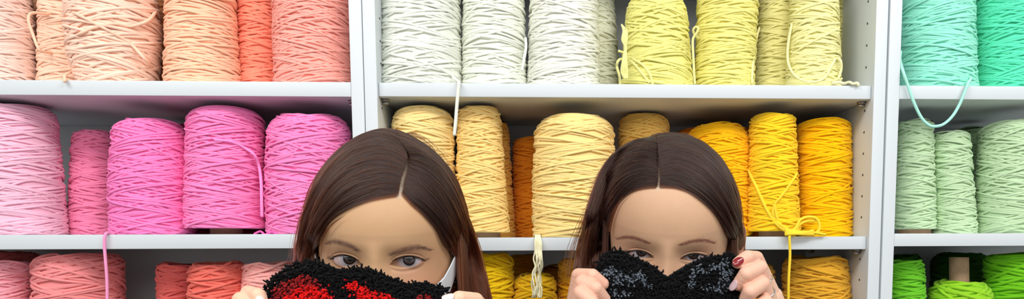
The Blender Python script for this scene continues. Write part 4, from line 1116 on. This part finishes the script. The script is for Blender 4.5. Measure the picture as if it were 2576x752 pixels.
w1 = woman('woman with centre parted chestnut hair and white mask, peeking over the red and black rug',
    (948, 660), -.349, 1, 14, 1.2, 1.04, F1, (202, 160, 120), (234, 200, 168),
    [(797, 650), (798, 620), (812, 578), (838, 550), (880, 524), (925, 507), (975, 497), (1006, 491), (1022, 503), (1048, 526), (1078, 554), (1104, 588), (1122, 622), (1132, 660)],
    [(1003, 492), (1010, 470), (1016, 445), (1026, 415), (1029, 392), (1012, 366), (998, 350)],
    [g1L, g1R], hair1,
    [[(903, 630, .0024), (885, 620, .0038), (862, 612, .0042), (842, 608, .0036), (820, 613, .0014)],
     [(980, 640, .0022), (1008, 631, .0038), (1036, 624, .0040), (1060, 624, .0032), (1082, 630, .0012)]],
    [dict(side=-1, wrist=(585, 905, Yr1+.03),
          fingers=[('index', [(588, 815, Yr1+.02, .010), (626, 739, Yr1+.005, .0086), (650, 745, Yr1-.014, .0080), (660, 772, Yr1-.018, .0070)]),
                   ('middle', [(580, 835, Yr1+.01, .010), (606, 756, Yr1-.006, .0088), (628, 778, Yr1-.022, .0082), (640, 806, Yr1-.020, .0072)]),
                   ('ring', [(574, 855, Yr1+.005, .0098), (596, 790, Yr1-.012, .0086), (618, 812, Yr1-.026, .0080), (632, 836, Yr1-.022, .0070)]),
                   ('little', [(572, 875, Yr1+.005, .009), (596, 824, Yr1-.014, .0076), (616, 842, Yr1-.024, .0070), (628, 860, Yr1-.020, .0062)]),
                   ('thumb', [(600, 880, Yr1+.02, .011), (640, 845, Yr1+.024, .010), (680, 815, Yr1+.022, .0088)])],
          nails=[('pale glossy fingernail', (656, 762, Yr1-.017, .0072), (650, 745, Yr1-.014), M_SHELL_NAIL, .0052, .006, (.3, -1, .3))]),
     dict(side=1, wrist=(1262, 905, Yr1+.03),
          fingers=[('index', [(1240, 815, Yr1+.02, .010), (1196, 757, Yr1+.004, .0088), (1156, 752, Yr1-.012, .0084), (1128, 766, Yr1-.016, .0070)]),
                   ('middle', [(1248, 835, Yr1+.01, .010), (1206, 790, Yr1-.008, .0088), (1172, 790, Yr1-.022, .0082), (1146, 806, Yr1-.020, .0072)]),
                   ('ring', [(1252, 855, Yr1+.005, .0098), (1214, 822, Yr1-.012, .0086), (1184, 826, Yr1-.026, .0080), (1160, 840, Yr1-.022, .0070)]),
                   ('little', [(1256, 875, Yr1+.005, .009), (1222, 852, Yr1-.014, .0076), (1196, 858, Yr1-.024, .0070), (1176, 868, Yr1-.020, .0062)]),
                   ('thumb', [(1230, 880, Yr1+.02, .011), (1190, 850, Yr1+.024, .010), (1150, 820, Yr1+.022, .0088)])],
          nails=[('pale glossy fingernail', (1131, 757, Yr1-.016, .0072), (1156, 750, Yr1-.012), M_SHELL_NAIL, .0050, .0062, (-.1, -.9, .8))])],
    [(-1, -.073, -.012, 22), (1, .073, -.014, 26)], 11, (138, 100, 84), (52, 50, 56),
    flyaways=[([(990, 345, .02), (1040, 338, .03), (1090, 372, .03), (1140, 440, .04)], 26, .005),
              ([(870, 540), (835, 565), (812, 600), (806, 640)], 14, .002),
              ([(820, 420, .03), (775, 500, .03), (752, 580, .03), (742, 660, .03)], 30, .004)],
    part_gap=9.0, mask=dict(th=[0, 25, 42, 56, 74, 84, 89], top=[-.030, -.030, -.030, -.021, -.002, .008, .012], bot=[-.112, -.105, -.085, -.058, -.028, -.004, .006],
              loop=[(.079, .004, .009), (.085, .018, .014), (.084, .026, .0), (.080, .024, -.025), (.074, .004, -.04)]))
# the earring of her left ear
e0 = w1['tf']([.084, .006, -.050])
g = Geo(); a = np.linspace(-.6, 4.6, 40)
ec = at(1146, 716, e0[1]); g.tube(np.stack([ec[0]+.0035*np.cos(a), np.full(40, ec[1]), ec[2]+.0035*np.sin(a)], 1)-w1['RL'], .00055, 8)
er = g.build('earring', M_SILVER, w1['root'])
g = Geo(); pc = at(1132, 725, e0[1]-.004); g.ball(pc-w1['RL'], .0019, 16, 12); g.build('pearl', M_PEARL, er)

# ---- the woman with the black rug
DH, DEXP = .084, 2.0
g2L = [
 (.0012, [(1656, 468), (1632, 470), (1600, 477), (1572, 492), (1551, 515), (1538, 545), (1524, 580), (1510, 615, .0), (1503, 660, 0, .0), (1500, 740, 0, .0), (1500, 1000, 0, -.01)]),
 (.004, [(1657, 455), (1622, 452), (1585, 468), (1556, 494), (1536, 528), (1522, 565), (1508, 605, .0), (1498, 650, 0, .0), (1494, 740, 0, .01), (1492, 1000, 0, .0)]),
 (.007, [(1657, 435), (1616, 428), (1574, 446), (1542, 478), (1520, 520), (1504, 565), (1492, 610, .005), (1484, 660, 0, .01), (1480, 740, 0, .01), (1478, 1000, 0, .01)]),
 (.009, [(1656, 410), (1610, 400), (1562, 418), (1526, 456), (1504, 508), (1490, 560), (1478, 610), (1470, 660, 0, .01), (1464, 740, 0, .01), (1462, 1000, 0, .01)]),
 (.010, [(1655, 378), (1606, 368), (1556, 390), (1518, 436), (1496, 492), (1480, 552), (1466, 606, .01), (1458, 660, 0, .02), (1452, 740, 0, .02), (1448, 1000, 0, .02)]),
 (.010, [(1654, 352, .02), (1606, 350, .02), (1556, 378, .02), (1516, 430, .02), (1493, 490, .02), (1475, 552, .02), (1460, 608, .02), (1452, 660, 0, .03), (1446, 740, 0, .03), (1440, 1000, 0, .03)]),
 (.010, [(1652, 345, .05), (1604, 352, .05), (1556, 384, .05), (1518, 436, .05), (1496, 494, .05), (1479, 555, .05), (1466, 610, .05), (1458, 660, 0, .06), (1454, 740, 0, .06), (1450, 1000, 0, .06)]),
]
g2R = [
 (.0012, [(1656, 468), (1684, 468), (1720, 476), (1758, 500), (1790, 526), (1814, 556), (1832, 588), (1848, 612, .02), (1852, 650, 0, .05), (1852, 740, 0, .05), (1850, 1000, 0, .04)]),
 (.004, [(1657, 455), (1692, 452), (1736, 470), (1776, 500), (1806, 532), (1828, 566), (1842, 596, .01), (1853, 622, .03), (1856, 660, 0, .05), (1856, 740, 0, .05), (1852, 1000, 0, .04)]),
 (.007, [(1657, 435), (1698, 428), (1748, 448), (1790, 482), (1820, 522), (1838, 562), (1850, 596, .01), (1858, 625, .03), (1860, 665, 0, .05), (1858, 740, 0, .05), (1854, 1000, 0, .04)]),
 (.009, [(1656, 410), (1702, 400), (1756, 418), (1800, 456), (1830, 504), (1848, 552), (1857, 592, .01), (1862, 625, .03), (1862, 665, 0, .05), (1860, 740, 0, .05), (1856, 1000, 0, .04)]),
 (.010, [(1655, 378), (1706, 368), (1760, 388), (1806, 430), (1838, 486), (1854, 542), (1862, 590, .01), (1864, 625, .03), (1863, 665, 0, .06), (1861, 740, 0, .06), (1857, 1000, 0, .05)]),
 (.010, [(1654, 352, .02), (1708, 346, .02), (1762, 364, .02), (1810, 410, .02), (1842, 472, .02), (1858, 535, .02), (1864, 590, .02), (1865, 630, .03), (1864, 665, 0, .06), (1862, 740, 0, .06), (1858, 1000, 0, .05)]),
 (.010, [(1652, 345, .05), (1706, 348, .05), (1758, 370, .05), (1806, 416, .05), (1838, 478, .05), (1854, 540, .05), (1861, 590, .05), (1862, 630, .05), (1862, 665, 0, .08), (1860, 740, 0, .08), (1856, 1000, 0, .07)]),
]
F2 = Face(.0054, .0042, .0148, .05)
w2 = woman('woman with sleek dark brown hair, eyes just above the black and grey rug',
    (1678, 645), -.262, -10, 19, 3.2, 1.03, F2, (208, 166, 132), (232, 188, 162),
    [(1505, 640), (1512, 610), (1526, 580), (1540, 545), (1553, 517), (1574, 494), (1600, 480), (1632, 473), (1656, 471), (1684, 471), (1720, 479), (1758, 503), (1790, 529), (1812, 556), (1830, 590), (1838, 620)],
    [(1656, 472), (1657, 450), (1657, 425), (1656, 400), (1655, 375), (1654, 355)],
    [g2L, g2R], hair2,
    [[(1636, 612, .0016), (1612, 603, .0030), (1592, 598, .0032), (1572, 598, .0026), (1552, 602, .0010)],
     [(1708, 616, .0016), (1732, 609, .0030), (1755, 605, .0032), (1776, 606, .0026), (1796, 612, .0010)]],
    [dict(side=-1, wrist=(1404, 880, Yr2+.03),
          fingers=[('index', [(1440, 790, Yr2+.014, .0100), (1456, 694, Yr2+.004, .0090), (1490, 694, Yr2-.012, .0084), (1516, 714, Yr2-.008, .0074)]),
                   ('middle', [(1430, 800, Yr2+.004, .0100), (1464, 712, Yr2-.012, .0092), (1498, 726, Yr2-.024, .0086), (1520, 752, Yr2-.016, .0074)]),
                   ('ring', [(1422, 815, Yr2, .0098), (1460, 738, Yr2-.024, .0090), (1488, 760, Yr2-.032, .0084), (1508, 786, Yr2-.022, .0072)]),
                   ('little', [(1416, 830, Yr2, .0090), (1454, 774, Yr2-.026, .0080), (1478, 794, Yr2-.032, .0074), (1496, 814, Yr2-.022, .0064)]),
                   ('thumb', [(1430, 860, Yr2+.02, .011), (1470, 820, Yr2+.026, .010), (1512, 790, Yr2+.022, .0088)])],
          nails=[]),
     dict(side=1, wrist=(1975, 880, Yr2+.03),
          fingers=[('index', [(1945, 745, Yr2+.022, .0100), (1902, 650, Yr2+.002, .0088), (1880, 648, Yr2-.014, .0086), (1857, 661, Yr2-.016, .0070)]),
                   ('middle', [(1938, 765, Yr2+.012, .0100), (1912, 674, Yr2-.012, .0090), (1877, 690, Yr2-.026, .0090), (1857, 715, Yr2-.020, .0074)]),
                   ('ring', [(1946, 790, Yr2+.006, .0098), (1918, 714, Yr2-.020, .0088), (1886, 734, Yr2-.032, .0088), (1872, 762, Yr2-.024, .0074)]),
                   ('little', [(1962, 812, Yr2+.004, .0090), (1926, 758, Yr2-.024, .0080), (1900, 776, Yr2-.034, .0078), (1886, 802, Yr2-.024, .0066)]),
                   ('thumb', [(1950, 850, Yr2+.02, .011), (1905, 815, Yr2+.026, .010), (1862, 780, Yr2+.022, .0088)])],
          nails=[('dark red painted fingernail', (1857, 661, Yr2-.016, .0070), (1880, 648, Yr2-.014), M_RED_NAIL, .0055, .0068, (-.45, -1, .15)),
                 ('pale lilac fingernail', (1856, 717, Yr2-.020, .0074), (1877, 690, Yr2-.026), M_LILAC_NAIL, .0052, .0068, (-1.0, -.55, .0))])],
    [(-1, -.078, -.014, 40), (1, .0785, -.010, 42)], 12, (148, 92, 74), (40, 40, 44),
    flyaways=[([(1520, 430, .02), (1490, 500, .02), (1462, 570, .02), (1440, 640, .02), (1432, 700, .02)], 46, .006),
              ([(1648, 350, .02), (1640, 340, .02), (1650, 337, .02), (1672, 345, .02)], 8, .003), ([(1668, 350, .02), (1700, 338, .02), (1730, 340, .02), (1760, 356, .02)], 8, .003),
              ([(1590, 480), (1560, 505), (1542, 540), (1532, 580)], 30, .002), ([(1545, 380, .02), (1505, 440, .02), (1480, 510, .02)], 16, .004)])
# rings worn on her left hand
for P_, Q_, r_, tk in (((1921, 703), (1912, 674), .0096, .0007), ((1926, 737), (1918, 714), .0095, .0011)):
    yy = Yr2-.004 if P_[1] < 720 else Yr2-.012
    c = at(*P_, yy); d = at(*Q_, yy-.006)-c; d /= np.linalg.norm(d)
    n1 = np.cross(d, [0, 1, 0]); n1 /= np.linalg.norm(n1); n2 = np.cross(d, n1)
    a = np.linspace(0, 2*np.pi, 41)
    g = Geo(); g.tube(c-w2['RL']+r_*1.06*(np.cos(a)[:, None]*n1+np.sin(a)[:, None]*n2), tk, 8, caps=False)
    g.build('finger_ring', M_SILVER, w2['root'])

# ---------------------------------------------------------------- tufted rugs
M_BLACKP = mat('black_yarn_pile', (11, 11, 13), .85, .12, sheen=.05)
M_REDP = mat('bright_red_yarn_pile', (224, 8, 8), .8, .15, sheen=.1)
M_DREDP = mat('dark_red_yarn_pile', (150, 22, 24), .8, .15, sheen=.1)
M_GREYP = mat('slate_grey_yarn_pile', (92, 102, 114), .75, .25, sheen=.3)
M_CLOTH = mat('black_backing_cloth', (30, 30, 32), .9)
def in_poly(x, y, P):
    P = np.asarray(P, float); ins = np.zeros(x.shape, bool); j = len(P)-1
    for i in range(len(P)):
        xi, yi = P[i]; xj, yj = P[j]
        c = ((yi > y) != (yj > y)) & (x < (xj-xi)*(y-yi)/(yj-yi+1e-12)+xi)
        ins ^= c; j = i
    return ins
def seg_d(x, y, x1, y1, x2, y2):
    dx, dy = x2-x1, y2-y1; t = np.clip(((x-x1)*dx+(y-y1)*dy)/(dx*dx+dy*dy+1e-9), 0, 1)
    return np.hypot(x-x1-t*dx, y-y1-t*dy)
def rug(label, outline, Y, zones, seed, curve, step):
    rng = np.random.default_rng(seed)
    O2 = catmull([(x, y, 0) for x, y in outline+outline[:1]], 5)[:-1, :2]
    cx, cy = O2.mean(0)
    def yc(px, py): return Y + curve*((px-cx)/200.0)**2
    c0 = at(cx, cy, Y)
    t = empty('tufted_rug', c0, label, 'rug', 'small tufted rugs held up by the women')
    # backing cloth
    n = len(O2); cen = np.array([at(cx, cy, yc(cx, cy))])
    sh_ = 12.0
    rings = []
    for k in (1.0, .66, .33):
        rings.append(np.array([at(cx+(x-cx)*k*(1-sh_/150*(k == 1)), cy+(y-cy)*k*(1-sh_/150*(k == 1)), yc(cx+(x-cx)*k, cy+(y-cy)*k)) for x, y in O2]))
    V = np.concatenate(rings+[cen]); Vb = V+np.array([0, .005, 0]); N = len(V)
    k = np.arange(n); k2 = (k+1) % n
    Q = np.concatenate([np.stack([k, k2, k2+n, k+n], 1), np.stack([k+n, k2+n, k2+2*n, k+2*n], 1)])
    T = np.stack([k+2*n, k2+2*n, np.full(n, 3*n)], 1)
    g = Geo(); g.add(np.concatenate([V, Vb])-c0, np.concatenate([Q, Q[:, ::-1]+N, np.stack([k2, k, k+N, k2+N], 1)]), np.concatenate([T, T[:, ::-1]+N]))
    g.build('backing_cloth', M_CLOTH, t)
    x0, y0 = O2.min(0); x1, y1 = O2.max(0)
    gx, gy = np.meshgrid(np.arange(x0, x1, step), np.arange(y0, y1, step*.87)); gx[1::2] += step/2
    gx = (gx+rng.normal(0, step*.22, gx.shape)).ravel(); gy = (gy+rng.normal(0, step*.22, gy.shape)).ravel()
    # distance to the edge and the direction away from the middle of the rug
    A_ = O2; B_ = np.roll(O2, -1, 0)
    ins = in_poly(gx, gy, O2); gx, gy = gx[ins], gy[ins]
    ok = np.stack([seg_d(gx, gy, *O2[i], *np.roll(O2, -1, 0)[i]) for i in range(n)]).min(0) > 7; gx, gy = gx[ok], gy[ok]
    D_ = np.stack([seg_d(gx, gy, *A_[i], *B_[i]) for i in range(n)]); kmin = D_.argmin(0); dm = D_.min(0)
    ed = B_[kmin]-A_[kmin]; nr = np.stack([ed[:, 1], -ed[:, 0]], 1); nr /= np.linalg.norm(nr, axis=1, keepdims=True)
    mid = (A_+B_)/2; test = in_poly(*(mid[kmin]+nr*2).T, O2); nr[test] *= -1
    zone = np.full(len(gx), 0)
    for zi, shapes in zones:
        m = np.zeros(len(gx), bool)
        for s_ in shapes:
            if s_[0] == 'poly': m |= in_poly(gx+rng.normal(0, 1.5, gx.shape), gy+rng.normal(0, 1.5, gx.shape), s_[1])
            else:
                for (xa, ya), (xb, yb) in zip(s_[1][:-1], s_[1][1:]):
                    m |= (seg_d(gx, gy, xa, ya, xb, yb) < s_[2]*rng.uniform(.7, 1.15, gx.shape)) & (rng.random(gx.shape) < s_[3])
        zone[m] = zi
    names = {0: ('black_pile', M_BLACKP), 1: ('bright_red_pile', M_REDP), 2: ('dark_red_pile', M_DREDP), 3: ('grey_pile', M_GREYP)}
    geos = {z: Geo() for z in set(zone)}
    for i in range(len(gx)):
        p = at(gx[i], gy[i], yc(gx[i], gy[i])-.0005)
        e_ = math.exp(-((dm[i]-7)/7.0)**2)
        d = np.array([nr[i, 0]*e_*1.3+rng.normal(0, .38), -1.0+.55*e_, -nr[i, 1]*e_*1.3+rng.normal(0, .38)-.08])
        d /= np.linalg.norm(d)
        ln = .0074*rng.uniform(.55, 1.2)*(1-.38*e_); r = .00088*rng.uniform(.75, 1.3)
        bend = np.array([rng.normal(0, .0012), 0, rng.normal(0, .0012)-.0004])
        P = np.array([p, p+d*ln*.45+bend*.3, p+d*ln*.85+bend, p+d*ln+bend*1.2])
        geos[zone[i]].tube(P-c0, np.array([r*.8, r, r*1.15, r*.6]), 5)
        if e_ > .25:                                            # second, flatter row closing the rim
            d2 = np.array([nr[i, 0]*1.2+rng.normal(0, .4), rng.uniform(-.5, .3), -nr[i, 1]*1.2+rng.normal(0, .4)]); d2 /= np.linalg.norm(d2)
            P = np.array([p+np.array([0, .001, 0]), p+d2*ln*.35, p+d2*ln*.62])
            geos[zone[i]].tube(P-c0, np.array([r, r*1.1, r*.5]), 6)
    for z, gg in geos.items():
        o = gg.build(names[z][0], names[z][1], t); o['kind'] = 'stuff'
    return t
rug('black tufted rug with bright and dark red patches held before a white mask',
    [(652, 745), (655, 724), (673, 709), (700, 684), (722, 667), (748, 657), (775, 654), (806, 655), (836, 667), (862, 674), (889, 670), (915, 671), (940, 675), (962, 682), (985, 692), (1008, 701), (1028, 711), (1048, 708),
     (1076, 707), (1099, 713), (1118, 720), (1133, 733), (1142, 760), (1148, 820), (1130, 880), (1080, 930), (1000, 960), (900, 970), (800, 960), (720, 925), (672, 870), (650, 800)],
    Yr1, [(2, [('poly', [(676, 765), (688, 738), (692, 720), (714, 708), (743, 696), (758, 691), (778, 692), (799, 702), (810, 716), (822, 734), (838, 765)]), ('poly', [(1043, 745), (1052, 739), (1068, 736), (1088, 744), (1090, 775), (1045, 775)])]),
          (1, [('poly', [(712, 770), (724, 742), (742, 728), (760, 722), (778, 717), (799, 719), (826, 728), (842, 748), (856, 790), (850, 840), (760, 860), (700, 830)]),
               ('poly', [(873, 716), (882, 707), (899, 706), (911, 714), (923, 725), (943, 728), (966, 737), (980, 736), (996, 748), (1010, 770), (990, 790), (940, 775), (905, 750), (880, 730)])])],
    3, .006, 4.7)
rug('black tufted rug with slate grey streaks held by the woman with painted red nail',
    [(1498, 668), (1502, 652), (1512, 640), (1529, 629), (1545, 625), (1561, 627), (1576, 633), (1590, 641), (1614, 652), (1638, 663), (1660, 680), (1672, 690), (1684, 693), (1697, 684), (1716, 672), (1739, 659), (1761, 650), (1780, 642),
     (1801, 638), (1821, 636), (1840, 635), (1852, 641), (1858, 660), (1858, 700), (1862, 760), (1862, 830), (1820, 890), (1760, 915), (1690, 925), (1600, 912), (1540, 880), (1514, 810), (1516, 745), (1502, 700)],
    Yr2, [(3, [('line', [(1522, 686), (1538, 677), (1550, 686), (1568, 696), (1592, 700)], 9, .75), ('line', [(1526, 704), (1550, 706), (1592, 706)], 8, .55), ('line', [(1590, 694), (1606, 684), (1614, 690)], 7, .7),
               ('line', [(1612, 700), (1622, 712), (1636, 722)], 6, .7), ('line', [(1541, 732), (1560, 736), (1586, 742)], 6, .6), ('line', [(1545, 734), (1552, 752)], 5, .6),
               ('line', [(1736, 722), (1738, 700), (1748, 680), (1756, 676)], 6, .85), ('line', [(1756, 676), (1772, 682), (1790, 674), (1812, 662), (1830, 662)], 6, .8),
               ('line', [(1814, 670), (1822, 690), (1818, 716)], 9, .55), ('line', [(1836, 670), (1828, 700)], 8, .5), ('line', [(1770, 724), (1796, 724), (1806, 732), (1822, 722)], 5, .75)])],
    4, -.004, 4.2)
